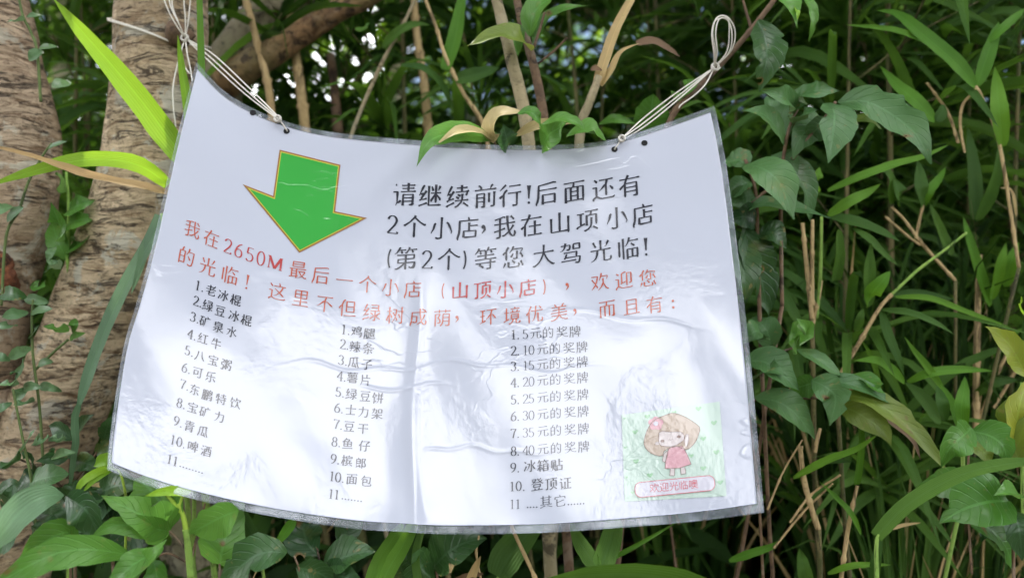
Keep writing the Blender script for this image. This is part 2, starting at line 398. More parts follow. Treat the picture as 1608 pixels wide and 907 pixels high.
# ------------------------------------------------------------------ ground
def ground_sheet():
    xs = np.concatenate([np.linspace(-60, -4, 12), np.linspace(-3.6, 3.6, 46), np.linspace(4, 60, 12)])
    ys = np.concatenate([np.linspace(-40, -4, 10), np.linspace(-3.6, 4, 60), np.linspace(4.5, 60, 22)])
    V = [(x, y, ground_z(x, y)) for y in ys for x in xs]; n = len(xs)
    F = [(j * n + i, j * n + i + 1, (j + 1) * n + i + 1, (j + 1) * n + i) for j in range(len(ys) - 1) for i in range(n - 1)]
    mb = MB(); mb.add(V, F); return tag(mb.build("ground", M['soil']), kind="structure")
ground_sheet()
def path_sheet():
    xs = np.linspace(-12, 12, 80); ys = np.linspace(-2.6, -0.75, 12)
    V = [(x, y + .12 * math.sin(x * 1.3), ground_z(x, y + .12 * math.sin(x * 1.3)) + .006) for y in ys for x in xs]; n = len(xs)
    F = [(j * n + i, j * n + i + 1, (j + 1) * n + i + 1, (j + 1) * n + i) for j in range(len(ys) - 1) for i in range(n - 1)]
    mb = MB(); mb.add(V, F); return tag(mb.build("path", M['path']), kind="structure")
path_sheet()

# ------------------------------------------------------------------ leaf masses (vectorised)
def mass(mb, pos, length, width, droop=.25, upb=.6, dirs=None, n=5):
    """many small curved leaves at the given positions, random headings"""
    k = len(pos)
    if dirs is None:
        az = nrg.uniform(0, 2 * math.pi, k); el = nrg.normal(-.15, .45, k)
        D = np.stack([np.cos(az) * np.cos(el), np.sin(az) * np.cos(el), np.sin(el)], 1)
    else: D = dirs
    L = length * nrg.uniform(.6, 1.25, k); W = width * nrg.uniform(.7, 1.2, k)
    U = np.stack([nrg.normal(0, .5, k), nrg.normal(-.1, .5, k), np.full(k, upb)], 1)
    S = np.cross(D, U); S /= np.linalg.norm(S, axis=1)[:, None] + 1e-9
    N = np.cross(S, D)
    t = np.linspace(0, 1, n); prof = np.interp(t, [0, .15, .4, .7, .9, 1], [.25, .75, 1, .7, .25, .02])
    dr = droop * nrg.uniform(.2, 1.6, k)
    V = np.zeros((k, n, 3, 3)); UV = np.zeros((k, n, 3, 2))
    for i in range(n):
        c = pos + D * (L * t[i])[:, None] - np.array([0, 0, 1.])[None] * (dr * L * t[i] ** 2)[:, None]
        for j, s in enumerate((-1, 0, 1)):
            V[:, i, j] = c + S * (s * W / 2 * prof[i])[:, None] + N * (abs(s) * W * .12 * prof[i])[:, None]
            UV[:, i, j] = (.5 + s * .5, t[i])
    base = np.array([(i * 3 + j, i * 3 + j + 1, (i + 1) * 3 + j + 1, (i + 1) * 3 + j) for i in range(n - 1) for j in (0, 1)])
    F = (base[None] + (np.arange(k) * n * 3)[:, None, None]).reshape(-1, 4)
    mb.add(V.reshape(-1, 3), F.tolist(), UV.reshape(-1, 2))

def blob_points(k, c, r, power=.5):
    d = nrg.normal(0, 1, (k, 3)); d /= np.linalg.norm(d, axis=1)[:, None]
    q = nrg.uniform(0, 1, k) ** power
    return np.array(c) + d * q[:, None] * np.array(r)
def clumpy(k, c, r, clumps, cr):
    cc = blob_points(clumps, c, r, .45)
    i = nrg.integers(0, clumps, k)
    return cc[i] + nrg.normal(0, cr, (k, 3)) * np.array([1, 1, .7])

# ------------------------------------------------------------------ the two big trunks and the forked branch (trees)
def tree(label, base, group=None):
    return empty("tree", base, label, "tree", group)

T1 = tree("thick reddish brown tree trunk cut off by the left edge, creepers climbing it", (-.62, .74, ground_z(-.62, .74)))
mb = MB(); D1 = .74
pts = [(-.70, D1, ground_z(-.7, D1) - .03), P(-75, 720, D1), P(-48, 600, D1), P(-6, 450, D1), P(22, 330, D1), P(28, 220, D1), P(2, 100, D1), P(-26, 0, D1), P(-60, -120, D1), (-.6, .85, 1.6), (-.62, 1.1, 2.2)]
tube(mb, pts, [.045, .042, .037, .035, .036, .036, .036, .035, .034, .03, .022], 150, 56, .030, 19)
mb.build("trunk", M['bark2'], T1)

mb = MB(); c = P(4, 425, D1 - .023)
tube(mb, [c + Vector((-.012, .01, .016)), c + Vector((-.004, -.004, .006)), c + Vector((0, -.005, -.006)), c + Vector((.002, .008, -.02))], [.010, .014, .015, .008], 40, 22, .10, 140)
mb.build("rotten_patch", M['rot'], T1)
T2 = tree("pale ridged tree trunk with the white cord tied round it, left of the sign", (-.50, .76, ground_z(-.5, .76)))
mb = MB(); D2 = .76
pts = [(-.53, D2, ground_z(-.5, D2) - .03), P(-10, 980, D2), P(30, 800, D2), P(84, 660, D2), P(142, 520, D2), P(186, 420, D2), P(216, 325, D2), P(236, 235, D2), P(245, 150, D2), P(253, 70, D2), P(256, 0, D2), P(258, -110, D2), (-.33, .8, 1.5), (-.36, .95, 2.1)]
tube(mb, pts, [.05, .046, .042, .043, .043, .042, .041, .041, .042, .0425, .0425, .042, .036, .026], 170, 64, .024, 17)
mb.build("trunk", M['bark'], T2)
mb = MB()   # a dark branch scar under the cord
c = P(274, 50, D2 - .040)
tube(mb, [c + Vector((0, .012, 0)), c + Vector((0, -.002, 0)), c + Vector((.001, -.006, -.001))], [.013, .011, .004], 6, 12, .12, 200)
mb.build("branch_scar", M['stembrown'], T2)

T3 = tree("grey mossy tree fork behind the cord with one brown branch slanting up right", (-.30, .98, ground_z(-.3, .98)))
mb = MB(); D3 = .95
pts = [(-.28, D3, ground_z(-.28, D3) - .03), P(250, 700, D3), P(290, 400, D3), P(325, 220, D3), P(352, 118, D3), P(392, 62, D3), P(432, 6, D3), P(470, -60, D3), (-.2, 1.0, 1.7)]
tube(mb, pts, [.045, .04, .036, .032, .029, .027, .026, .026, .02], 90, 36, .05, 40)
mb.build("trunk", M['barkgrey'], T3)
mb = MB()
pts = [P(352, 128, D3 - .02), P(385, 108, D3 - .03), P(428, 84, D3 - .04), P(475, 52, D3 - .05), P(520, 22, D3 - .06), P(578, -8, D3 - .07), P(660, -70, D3 - .08)]
tube(mb, pts, [.020, .017, .0145, .0135, .013, .012, .011], 70, 24, .06, 60)
mb.build("branch", M['barkbranch'], T3)

GAPS = [(-.88, 1.22, .30), (-.12, 1.62, .24), (.40, 1.85, .22), (.95, 2.2, .2)]      # openings cut in the leaf roof so sun reaches blades and bamboo
def crown(root, c, r, k, length=.13, width=.05, mat='crown', clumps=60, cr=.16, gap=0.0):
    pp = clumpy(k, c, r, clumps, cr); pp = pp[np.all([np.hypot(pp[:, 0] - gx, pp[:, 1] - gy) > gr * gap for gx, gy, gr in GAPS], axis=0)]; mb = MB(); mass(mb, pp, length, width); return mb.build("crown", M[mat], root)
# unseen crowns given to the three near trees, placed to shade the background
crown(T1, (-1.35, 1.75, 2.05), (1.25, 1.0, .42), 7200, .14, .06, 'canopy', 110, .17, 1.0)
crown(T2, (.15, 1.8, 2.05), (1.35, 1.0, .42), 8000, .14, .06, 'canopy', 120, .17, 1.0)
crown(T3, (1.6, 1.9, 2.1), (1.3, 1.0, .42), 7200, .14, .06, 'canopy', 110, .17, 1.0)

# ------------------------------------------------------------------ THE SIGN
def lerp_poly(pts):
    return spline([(x, y, 0) for x, y in pts], 160)[:, :2]
TOP = lerp_poly([(308, 97), (350, 141), (397, 170), (450, 191), (520, 207), (640, 219), (770, 227), (880, 227), (960, 219), (1040, 195), (1122, 166)])
BOT = lerp_poly([(168, 737), (230, 761), (300, 782), (400, 805), (500, 822), (570, 831), (625, 834), (700, 838), (850, 836), (1000, 826), (1100, 817), (1200, 804)])
LEF = lerp_poly([(308, 97), (275, 227), (240, 382), (216, 470), (193, 550), (173, 681), (168, 737)])
RIG = lerp_poly([(1122, 166), (1141, 262), (1160, 405), (1178, 560), (1190, 690), (1200, 804)])
def at(poly, t):
    x = np.clip(t, 0, 1) * (len(poly) - 1); i = np.minimum(x.astype(int), len(poly) - 2); f = (x - i)[..., None]
    return poly[i] * (1 - f) + poly[i + 1] * f
def coons(u, v):
    u = np.asarray(u, float); v = np.asarray(v, float); U = u[..., None]; Vv = v[..., None]
    a = (1 - Vv) * at(TOP, u) + Vv * at(BOT, u); b = (1 - U) * at(LEF, v) + U * at(RIG, v)
    c = (1 - U) * (1 - Vv) * TOP[0] + U * (1 - Vv) * TOP[-1] + (1 - U) * Vv * BOT[0] + U * Vv * BOT[-1]
    return a + b - c
def gauss(x, s): return np.exp(-(x / s) ** 2)
def sdepth(px, py):
    """distance of the bent sheet: leaning with the lower edge nearer, edges curling forward, folds and creases"""
    px = np.asarray(px, float); py = np.asarray(py, float)
    y = (py - 100) / 735.0; x = (px - 700) / 480.0
    d = .628 - .088 * y - .022 * x * x + .012 * x - .010 * np.maximum(0, (1 - y)) * np.maximum(0, -x - .35)
    # vertical centre fold, where the sheet was once folded
    fx = 655 + 5 * np.sin(py / 60.0) - .02 * (py - 500)
    d = d - .0008 * gauss(px - fx, 9) * np.clip((py - 380) / 180, 0, 1)
    d = d + .0005 * gauss(px - fx + 40, 30) * np.clip((py - 520) / 150, 0, 1)
    # curl near the bottom of the fold
    d = d - .004 * gauss(px - 640, 60) * np.clip((py - 690) / 130, 0, 1) ** 2
    # wavy horizontal creases
    l1 = 575 + 7 * np.sin(px / 42.0) + 4 * np.sin(px / 17.0 + 1)
    d = d - .00022 * gauss(py - l1, 2.6) * np.clip((px - 420) / 60, 0, 1) * np.clip((980 - px) / 120, 0, 1)
    l2 = 706 + 5 * np.sin(px / 31.0) + 3 * np.sin(px / 11.0)
    d = d - .00022 * gauss(py - l2, 2.6) * np.clip((px - 655) / 30, 0, 1) * np.clip((900 - px) / 60, 0, 1)
    l3 = 607 + 6 * np.sin(px / 23.0)
    d = d - .0003 * gauss(py - l3, 2.6) * np.clip((px - 560) / 30, 0, 1) * np.clip((720 - px) / 50, 0, 1)
    l4 = 480 + .12 * (px - 840) + 4 * np.sin(px / 19.0)
    d = d - .00022 * gauss(py - l4, 2.6) * np.clip((px - 880) / 40, 0, 1) * np.clip((1120 - px) / 60, 0, 1)
    # broad buckling
    d = d + .0011 * np.sin(px / 74.0 + py / 190.0) * np.sin(py / 88.0 - px / 300.0) + .0003 * np.sin(px / 33.0 - py / 47.0)
    return d
def S3(px, py, off=0.0):
    d = sdepth(px, py) - off
    px = np.asarray(px, float); py = np.asarray(py, float)
    return np.stack([(px - 804.0) / FPX * d, d, CAMZ - (py - 453.5) / FPX * d], -1)

SIGN_O = Vector(S3(690, 832)) ; SIGN_O = Vector((float(SIGN_O.x), float(SIGN_O.y), float(SIGN_O.z)))
sign = empty("sign", SIGN_O, "white laminated paper sign with green arrow and Chinese price lists, hung by cords", "sign")

def sheet(name, mat, us, vs, front=.0, thick=.0005, hole=None):
    nu, nv = len(us), len(vs)
    U, V = np.meshgrid(us, vs)
    q = coons(U, V); A = S3(q[..., 0], q[..., 1], front).reshape(-1, 3); Bk = S3(q[..., 0], q[..., 1], front - thick).reshape(-1, 3)
    keep = lambda i, j: hole is None or not (hole[0] <= us[i] and us[i + 1] <= hole[1] and hole[2] <= vs[j] and vs[j + 1] <= hole[3])
    cells = [(i, j) for j in range(nv - 1) for i in range(nu - 1) if keep(i, j)]
    F = [(j * nu + i, (j + 1) * nu + i, (j + 1) * nu + i + 1, j * nu + i + 1) for i, j in cells]
    o = nu * nv
    G = [tuple(o + k for k in f[::-1]) for f in F]
    ec = {}
    for f in F:
        for a, b in zip(f, f[1:] + f[:1]): ec[(a, b)] = 1
    Sd = [(a, a + o, b + o, b)[::-1] for (a, b) in ec if (b, a) not in ec]
    mb = MB(); uv = np.stack([U, V], -1).reshape(-1, 2)
    mb.add(np.vstack([A, Bk]), F + G + Sd, np.vstack([uv, uv])); return mb.build(name, mat, sign)
UL, UR, VT, VB = .0065, .990, .0125, .976
sheet("paper", M['paper'], np.linspace(UL, UR, 420), np.linspace(VT, VB, 330))
us = np.concatenate([np.linspace(0, UL + .0004, 4), np.linspace(UL + .0004, UR - .0004, 240)[1:-1], np.linspace(UR - .0004, 1, 5)])
vs = np.concatenate([np.linspace(0, VT + .0004, 4), np.linspace(VT + .0004, VB - .0004, 160)[1:-1], np.linspace(VB - .0004, 1, 6)])
sheet("laminate_border", M['rim'], us, vs, -.00005, .0003, (UL, UR, VT, VB))

# --- printing -------------------------------------------------------------------
# handwriting strokes of each character on a 200 unit em square: x, y, x, y ...
GLYPH_ORDER = "请继续前行后面还有个小店我在山项第等您大驾光临最一顶欢迎的这里不但绿树成荫环境优美而且老冰棍豆矿泉水红牛八宝粥可乐东鹏特饮力青瓜啤酒鸡腿辣条子薯片饼士架干鱼仔槟郎包元奖牌箱贴登证其它噢"
GLYPH_STROKES = [
[[82,49,178,49],[130,6,130,72],[46,160,57,157,75,144],[11,73,45,74,45,158,35,182],[91,185,91,101,95,97,169,99,168,174,159,180,139,179],[91,124,169,124],[71,74,191,74],[91,151,169,151],[77,25,184,25],[27,15,37,20]],
[[111,19,124,57],[70,51,31,110,31,119],[20,76,51,75],[89,14,89,169,188,170],[15,126,29,120,46,120,74,113],[104,74,138,75,176,119,180,136],[10,170,77,148],[145,7,145,153],[57,10,47,14,13,87],[187,74,154,74,149,77,133,95,110,130,108,143],[179,20,164,57]],
[[131,6,131,58],[84,96,110,113],[136,76,135,119,125,145,100,170,85,178,74,176],[77,128,185,128],[89,28,176,28],[96,79,123,93],[68,51,32,107,32,117],[21,76,49,76],[52,9,13,86],[12,131,30,119,69,111],[82,59,176,60,189,55],[11,173,17,164,72,142],[177,60,171,83,162,90],[144,148,185,181]],
[[30,184,30,74,86,73,89,76,88,173,84,179,63,180],[30,137,89,137],[41,7,53,12,64,26,63,42],[30,105,89,105],[12,42,187,42],[159,8,148,13,135,41],[127,71,127,148],[169,65,168,173,163,178,138,179]],
[[44,91,32,95,13,111],[76,51,64,56,49,76,45,87,46,185],[81,78,188,78],[89,22,183,22],[65,7,14,51],[153,78,152,173,143,179,116,179]],
[[70,184,71,108,164,108,168,111,168,184],[180,18,159,13,38,28,34,126,27,154,17,174,20,187],[70,170,168,170],[38,66,187,66]],
[[28,184,29,63,167,63,171,66,171,184],[127,63,127,169],[70,133,127,133],[97,25,91,63],[14,24,186,24],[70,63,70,169],[70,98,127,98],[28,169,171,169]],
[[67,25,182,25],[133,25,121,65,123,155],[11,79,42,80,42,154],[120,67,108,72,85,97,63,112],[42,154,23,166,16,173,16,188],[42,154,72,171,89,176,180,176,193,167],[154,81,182,114],[27,15,50,41]],
[[15,36,185,36],[89,6,70,43,59,75,58,184],[15,114,44,87,66,73,156,73,156,173,152,178,123,179],[58,107,157,107],[58,141,157,141]],
[[101,23,146,64,178,84,192,83],[99,66,99,184],[106,8,101,21,64,57,23,84,11,83]],
[[55,57,46,63,37,97,16,137],[141,55,155,66,174,105,184,134,178,149],[101,10,99,174,90,179,70,180,52,171]],
[[102,7,111,34],[185,35,33,35,32,104,29,134,16,174,20,189],[110,52,110,120],[110,79,180,79],[66,170,67,120,165,121,163,169,66,170]],
[[120,8,124,82,132,123,144,157,159,176,166,179,177,178,185,159,180,135],[172,91,155,117,130,144,97,168,79,168],[17,31,87,15,104,19],[61,24,61,168,58,178,29,180],[13,128,104,109],[14,69,187,69],[148,13,176,45]],
[[86,7,77,35,46,91,46,183],[44,100,32,104,14,119],[77,104,178,104],[127,62,127,175],[69,175,185,175],[15,41,185,41]],
[[171,47,171,183],[29,49,30,164,171,164],[99,9,99,163]],
[[78,19,189,19],[8,151,15,140,76,118],[144,150,182,176],[12,34,70,34],[42,35,42,129],[131,74,130,125,122,148,102,167,78,177,66,175],[131,20,124,53],[91,137,91,54,167,53,171,56,171,137]],
[[57,5,47,10,43,23,24,47,8,54],[99,66,99,184],[28,66,166,67,166,94,163,98,39,100,38,129,171,129,170,150,163,170,139,172,125,163],[122,25,188,26],[43,25,100,26],[63,27,68,55],[126,5,122,23,108,44,104,49,91,51],[147,27,156,51],[14,176,30,177,54,164,95,131]],
[[17,131,183,131],[56,131,56,146],[117,26,187,27],[11,100,189,100],[100,43,99,99],[31,69,171,69],[140,101,139,175,135,179,107,180],[56,146,83,170],[46,6,36,26,11,53],[43,146,56,146],[129,6,120,10,117,24,100,43],[140,28,149,53],[38,26,90,27,100,43],[55,27,59,46,56,57]],
[[130,45,129,107,112,110,98,104],[60,131,61,170,73,176,141,175,146,171,149,160,142,144],[36,135,19,174],[156,63,175,92,175,106],[100,63,80,95],[89,116,115,148],[106,8,98,12,93,28,68,57],[94,28,174,30,175,37,170,50,156,56],[61,7,45,31,42,44,43,115],[41,46,30,50,14,65],[162,130,181,173]],
[[16,68,88,68,100,71,108,68,185,68],[99,73,83,112,68,139,46,162,23,176,6,175],[100,7,98,67,119,114,137,142,159,163,177,175,190,172]],
[[38,86,147,86,143,126],[54,126,174,129,173,152,166,174,157,179,132,175],[15,25,90,25,91,41,87,59,80,63,61,63],[54,126,41,135],[55,5,47,38,40,52,25,65,7,68],[17,154,144,154],[67,98,58,106,54,126],[120,20,171,20,172,61,119,61,120,20]],
[[72,87,68,122,58,149,41,167,14,179],[13,87,186,87],[125,87,127,176,149,180,176,178,182,170,185,146],[36,17,57,63],[165,17,145,58,132,63],[99,7,99,86]],
[[92,185,92,106,95,103,177,103,177,183],[92,169,177,169],[135,103,135,169],[58,8,58,182],[112,5,105,32,92,56,82,71,70,75],[105,34,187,34],[123,55,154,81],[24,30,24,158]],
[[118,111,118,124,143,156,178,178,195,174],[11,171,104,158],[35,87,35,166],[35,137,86,137],[11,87,187,87],[103,111,169,111,173,114,166,133,149,155,122,173,100,178],[86,87,86,185],[35,112,86,112],[42,39,158,39],[158,39,158,18,155,15,44,15,42,61,46,64,154,64,158,60,158,39]],
[[12,93,189,93]],
[[149,151,186,180],[49,25,48,165,45,171,19,174],[11,24,81,24],[102,138,102,56,106,53,177,53,177,137],[88,19,190,19],[140,75,139,123,132,147,114,166,92,178,79,175],[137,20,132,53]],
[[17,59,47,102,55,105],[133,62,135,110,161,158,180,175,193,175],[134,112,127,117,123,132,110,153,79,180],[12,33,76,35,69,77,61,100,55,105,55,120],[55,120,13,167],[118,6,111,38,94,81],[111,40,179,41,178,54,169,78],[55,120,66,131,73,153]],
[[122,14,108,14,82,25,78,30,78,125],[68,133,78,125,103,120,120,111],[154,132,174,129,177,122,177,26,132,25,131,159],[43,155,72,171,98,177,177,176,192,168],[20,21,48,40],[12,80,43,82,43,155],[43,155,19,174,18,190]],
[[24,159,78,159,80,156,80,43,25,42,24,180],[125,7,118,39,98,77],[118,41,178,44,174,135,167,167,162,174,151,177,133,176,118,168],[24,98,80,98],[65,4,53,13,47,42],[117,85,146,127]],
[[114,6,123,26,122,41],[61,41,187,41],[155,42,147,71,129,101,96,131,65,145],[43,157,74,171,110,176,178,174,194,163],[70,66,124,103,174,145],[18,16,45,46],[43,157,27,165,18,172,18,183],[12,85,43,87,43,157]],
[[38,56,164,56],[27,131,176,131],[101,19,100,174],[13,174,187,174],[164,56,162,18,40,18,38,93,162,95,164,56]],
[[16,25,183,25],[109,76,124,76,182,120],[111,26,99,65,100,183],[98,67,84,72,46,107,17,125]],
[[73,8,59,14,44,46,40,62,42,184],[86,78,168,78],[39,66,27,71,15,85,13,100],[64,172,191,172],[86,78,88,24,167,24,168,132,87,132,86,78]],
[[90,18,169,18,168,79],[84,79,189,79],[135,79,135,118,138,128,135,172,132,178,113,181],[81,163,123,134,154,124,179,103,190,103],[84,100,96,104,112,123],[94,47,168,47],[26,121,69,115],[140,129,169,154,190,163],[49,9,13,87],[68,52,49,78,26,119,11,133],[20,76,49,76],[10,176,18,165,63,152,71,142]],
[[125,54,189,54],[169,7,169,168,164,178,140,179],[74,34,110,35,112,41,106,84,100,100,100,116,71,172],[75,64,92,94,99,98],[133,82,152,124],[36,96,27,101,14,136,14,153],[39,6,37,94,39,185],[39,81,51,87,61,105,61,122],[100,118,108,122,116,139,114,150],[13,52,62,52]],
[[187,45,34,45,30,139,18,175,20,186],[138,11,169,27,170,45],[33,85,85,87,83,136,80,147,72,151,58,151,42,141],[169,72,148,120,143,127,134,130],[117,6,119,67,129,122,134,130,134,145,153,171,171,177,179,172,183,159,184,147,177,131],[134,145,86,178]],
[[133,6,133,42],[12,25,187,25],[48,150,72,146,77,135,73,116,55,96,73,58,69,55,27,56,26,185],[107,94,173,94],[80,182,97,161,106,133,107,60,110,57,173,59,172,173,162,179,143,180,133,173],[66,6,66,42],[107,132,173,133]],
[[14,81,61,81],[125,74,146,75,180,119],[39,25,39,145],[11,24,66,24],[68,128,60,140,17,155,9,166],[125,74,114,80,80,121],[137,24,126,69,128,183],[81,23,186,23]],
[[81,24,179,24],[39,8,39,139],[11,154,69,128],[90,106,167,106],[75,61,183,61],[156,36,148,60],[12,59,64,59],[110,131,108,149,99,165,84,176,64,179],[143,131,143,165,147,177,178,177,182,173,185,156],[104,35,106,61],[126,5,130,23],[167,106,165,83,92,83,90,127,93,130,108,131,165,130,167,106]],
[[60,8,42,48,38,65,40,184],[37,69,24,76,18,84,15,99],[112,8,106,99,96,135,83,158,72,169],[61,58,187,58],[145,12,171,41],[135,83,135,163,138,172,146,175,176,173,181,167,183,153,176,135]],
[[21,38,178,38],[31,68,169,68],[18,127,185,127],[49,5,65,24,65,38],[12,174,21,178,44,173,69,162,98,128],[99,39,98,128],[13,98,188,98],[98,128,109,136,122,153,139,165,174,177,192,173],[153,8,143,12,135,24,132,37]],
[[75,65,75,178],[14,21,187,21],[97,22,90,64],[28,184,28,66,91,64,172,66,171,173,167,178,144,179],[123,65,123,178]],
[[50,171,50,25,54,22,152,23,152,171],[13,171,187,171],[50,71,152,71],[50,121,152,121]],
[[172,17,129,65,124,77],[30,37,134,37,145,46],[71,111,72,165,77,175,163,176,170,172,176,149],[72,137,97,133,149,115,165,116],[86,7,86,70,95,86,94,92,69,111,13,133],[13,79,186,79]],
[[15,24,47,47],[58,63,96,63,98,67,83,117,70,140,53,158],[122,7,124,72,122,167,119,177,94,180],[125,74,139,86,157,125,185,155],[42,92,44,106,19,151,22,165],[180,49,152,80,141,87]],
[[11,52,71,52],[142,130,187,115],[44,6,44,184],[142,95,144,175,151,178,178,178,183,173,186,155],[88,49,172,49],[90,125,126,125],[42,80,32,92,13,131,13,150],[90,96,91,173,103,174,128,168],[42,80,51,77,56,80,68,95,69,109],[172,49,170,18,91,18,88,22,88,78,169,80,172,76,172,49]],
[[14,173,186,173],[141,124,124,160,122,173],[18,20,181,20],[57,122,68,151,63,165],[43,56,153,56,155,105,42,107,43,56]],
[[27,98,16,103,12,127],[42,21,27,94,30,176],[132,6,145,23,145,37],[188,37,103,38,100,128,91,161,81,179],[11,21,82,21],[30,82,69,82,72,86,72,154,30,155]],
[[129,134,167,106,181,106],[102,116,114,121,134,144,155,160,179,171,194,167],[16,116,64,116,67,120,65,130,50,149,15,174],[99,5,93,26],[100,89,99,174,95,179,68,181],[40,58,160,58],[93,26,40,28,41,88,159,88,159,28,93,26]],
[[17,62,68,62,70,70,61,100,50,122,32,147,16,159],[103,74,114,80,125,93,129,105,158,137,179,153,193,154],[100,7,102,72,100,168,97,177,72,180],[168,48,138,82,125,91]],
[[74,53,61,72,53,77,50,87,33,108,29,119,11,134],[84,167,188,167],[11,168,79,152],[57,9,25,63,22,73,27,76,53,75],[32,118,41,121,78,115],[87,30,184,30],[136,30,136,166]],
[[44,46,176,47],[13,110,187,110],[102,7,102,184],[61,11,52,17,43,46,24,76,13,80]],
[[125,21,135,90,152,136,186,179],[75,27,68,32,63,74,53,114,38,149,18,174,16,184]],
[[24,67,26,35,174,35,175,63,160,74,35,74],[40,120,161,120],[131,137,161,160],[99,75,99,174],[16,174,185,174],[96,5,104,34]],
[[136,15,179,17,179,61,147,61,143,65,141,105,180,107,178,151,174,172,168,178,143,179],[71,20,79,63],[66,81,127,81],[13,15,52,16,52,60,20,62,17,102,19,105,52,105,52,132,48,167,44,176,24,179,8,171],[51,148,66,148],[126,21,115,64],[96,100,85,110,66,148,66,161],[98,7,98,182],[96,100,109,104,124,131,124,148]],
[[39,129,105,129,106,73,103,69,39,70,39,149],[14,25,186,25],[157,25,156,172,152,177,137,179,121,179,104,170]],
[[54,120,14,169],[104,46,103,172,99,178,70,180],[32,91,181,91],[25,102,33,87,42,25,108,22,160,14,174,19],[144,119,183,168]],
[[67,123,56,127,40,153,19,172],[139,122,179,170],[18,37,181,37],[109,62,108,171,102,177,80,178],[91,8,82,30,50,81,48,94,171,96]],
[[34,178,49,175,51,165,51,20,48,17,24,17,21,130,14,177,18,189],[22,111,50,111],[146,5,138,29],[136,46,158,68],[23,64,50,64],[147,87,166,86,169,81,173,29,126,29,123,32,123,110,180,112,174,173,165,179,143,175],[72,63,100,63],[113,142,166,142],[67,189,64,176,72,109,73,17,100,19,100,171,97,179,81,181],[72,111,100,111]],
[[49,6,49,185],[12,124,68,108,77,96],[92,32,180,32],[95,125,120,155],[26,21,14,88],[23,52,72,52],[135,6,135,71],[80,71,189,71],[83,109,188,109],[160,72,159,173,156,178,130,181]],
[[78,147,46,163,31,180],[119,6,113,38,95,79],[113,40,179,42,188,36],[135,65,135,111,125,132,109,158,81,181],[135,113,142,118,157,151,171,168,183,177,188,190],[179,42,174,70,165,80],[43,75,44,163],[45,6,36,13,32,39,13,84],[32,41,77,42,76,54,66,77]],
[[89,7,88,69,84,94,74,121,51,155,19,180],[19,55,173,55,167,135,160,167,155,174,148,178,113,176]],
[[13,74,187,74],[47,124,154,124],[47,184,48,99,149,98,154,102,153,175,151,179,142,181,119,180],[47,149,154,149],[26,22,176,22],[99,7,99,73],[32,48,168,48]],
[[119,119,140,172,138,183],[175,19,154,14,44,30,39,115,28,156,18,174,20,187],[148,17,159,118,169,151,183,174,182,186],[96,25,94,105,78,164,93,165,131,157]],
[[21,125,62,124,62,35,59,31,21,32,21,147],[143,6,131,10,128,19,131,41,130,89,112,114,94,125,81,122],[72,140,190,140],[89,63,175,63],[146,105,146,185],[125,96,175,95,175,32,89,33,89,94,125,96]],
[[61,21,189,21],[46,114,42,133,19,177],[139,21,138,99,145,103,176,103],[106,21,105,90,89,109,72,110],[72,185,72,65,76,62,176,62,176,184],[72,171,176,171],[20,14,49,30],[7,72,18,70,37,80,50,80],[72,135,176,135]],
[[116,49,126,51,142,68],[20,59,44,96,52,100],[52,116,13,164],[13,33,72,35,66,72,53,102,52,116],[52,116,60,121,71,143],[87,142,159,142],[133,78,143,85,153,85,162,79,167,28,101,28,99,106,102,109,178,110,177,151,173,173,164,180,142,179],[132,5,126,27]],
[[24,112,57,112],[19,189,14,175,22,135,25,17,57,18,57,173],[71,174,71,189],[80,19,94,50],[24,64,57,64],[144,101,161,118,181,150],[71,77,91,80,91,158],[91,158,83,162,71,174],[91,158,115,172,144,178,182,177,197,166],[184,99,161,116],[120,49,174,49],[38,180,52,178,57,173,71,174],[120,81,174,80,174,19,124,18,120,21,120,139,126,142,153,135]],
[[10,90,86,90],[15,125,82,125],[80,171,105,152,145,108,176,107,178,104,176,65,104,65,100,69,100,106,132,108,151,124,188,170],[92,33,188,33],[44,6,53,22,53,36],[13,36,84,36],[138,6,138,185],[75,47,60,84,49,98,45,153,35,169,22,181],[27,43,36,81]],
[[100,95,99,174,96,179,77,180],[131,140,167,173],[90,7,79,11,74,24,65,29,60,38,29,57,16,57],[62,38,89,63,93,70],[74,26,140,29,138,41,112,63,108,70],[31,121,168,121],[13,105,20,96,73,83,94,70,108,70,125,82,166,93,178,95,193,89],[63,142,35,168,19,171]],
[[13,100,187,100],[33,24,173,25],[152,26,148,37,105,65,101,71,98,175,89,179,61,180]],
[[78,47,79,63,89,80,92,121,85,132],[133,6,133,34],[66,6,66,34],[12,22,187,22],[135,111,144,99,167,85,180,85],[32,91,138,91,144,98],[12,114,102,116,133,112,187,114],[12,146,81,132,159,135,163,139,163,170,159,176,59,175,57,137],[57,156,163,156],[122,47,122,69],[78,47,164,46,167,49,167,68,37,70,34,66,36,47,78,47]],
[[43,12,43,108,38,136,17,185],[116,7,116,62],[43,63,177,63],[43,110,141,110,141,184]],
[[169,8,153,45,154,184],[86,53,183,53],[44,7,35,14,31,39,15,79,18,90],[102,9,115,34,112,44,113,121,102,155,89,172,74,180],[79,107,188,107],[73,143,53,160,41,163],[40,77,40,161,33,188],[31,41,70,41,62,76]],
[[13,74,188,74],[99,8,99,168],[24,169,176,169]],
[[49,6,48,29,40,63,26,83,11,89],[12,31,89,31,88,58,83,79,79,84,58,85],[12,174,30,171,53,158,87,127,100,124],[14,119,82,119,102,122,114,119,183,119],[100,124,163,167,177,172,192,169],[99,96,99,184],[119,26,174,26,174,80,120,81,119,26]],
[[14,92,186,92],[24,25,177,25],[99,26,99,183]],
[[40,100,162,100],[83,7,72,11,67,25,60,29,41,51,40,138,161,138,161,62,33,60,23,65,8,64],[15,171,186,171],[69,25,126,28,123,40,100,70,100,138]],
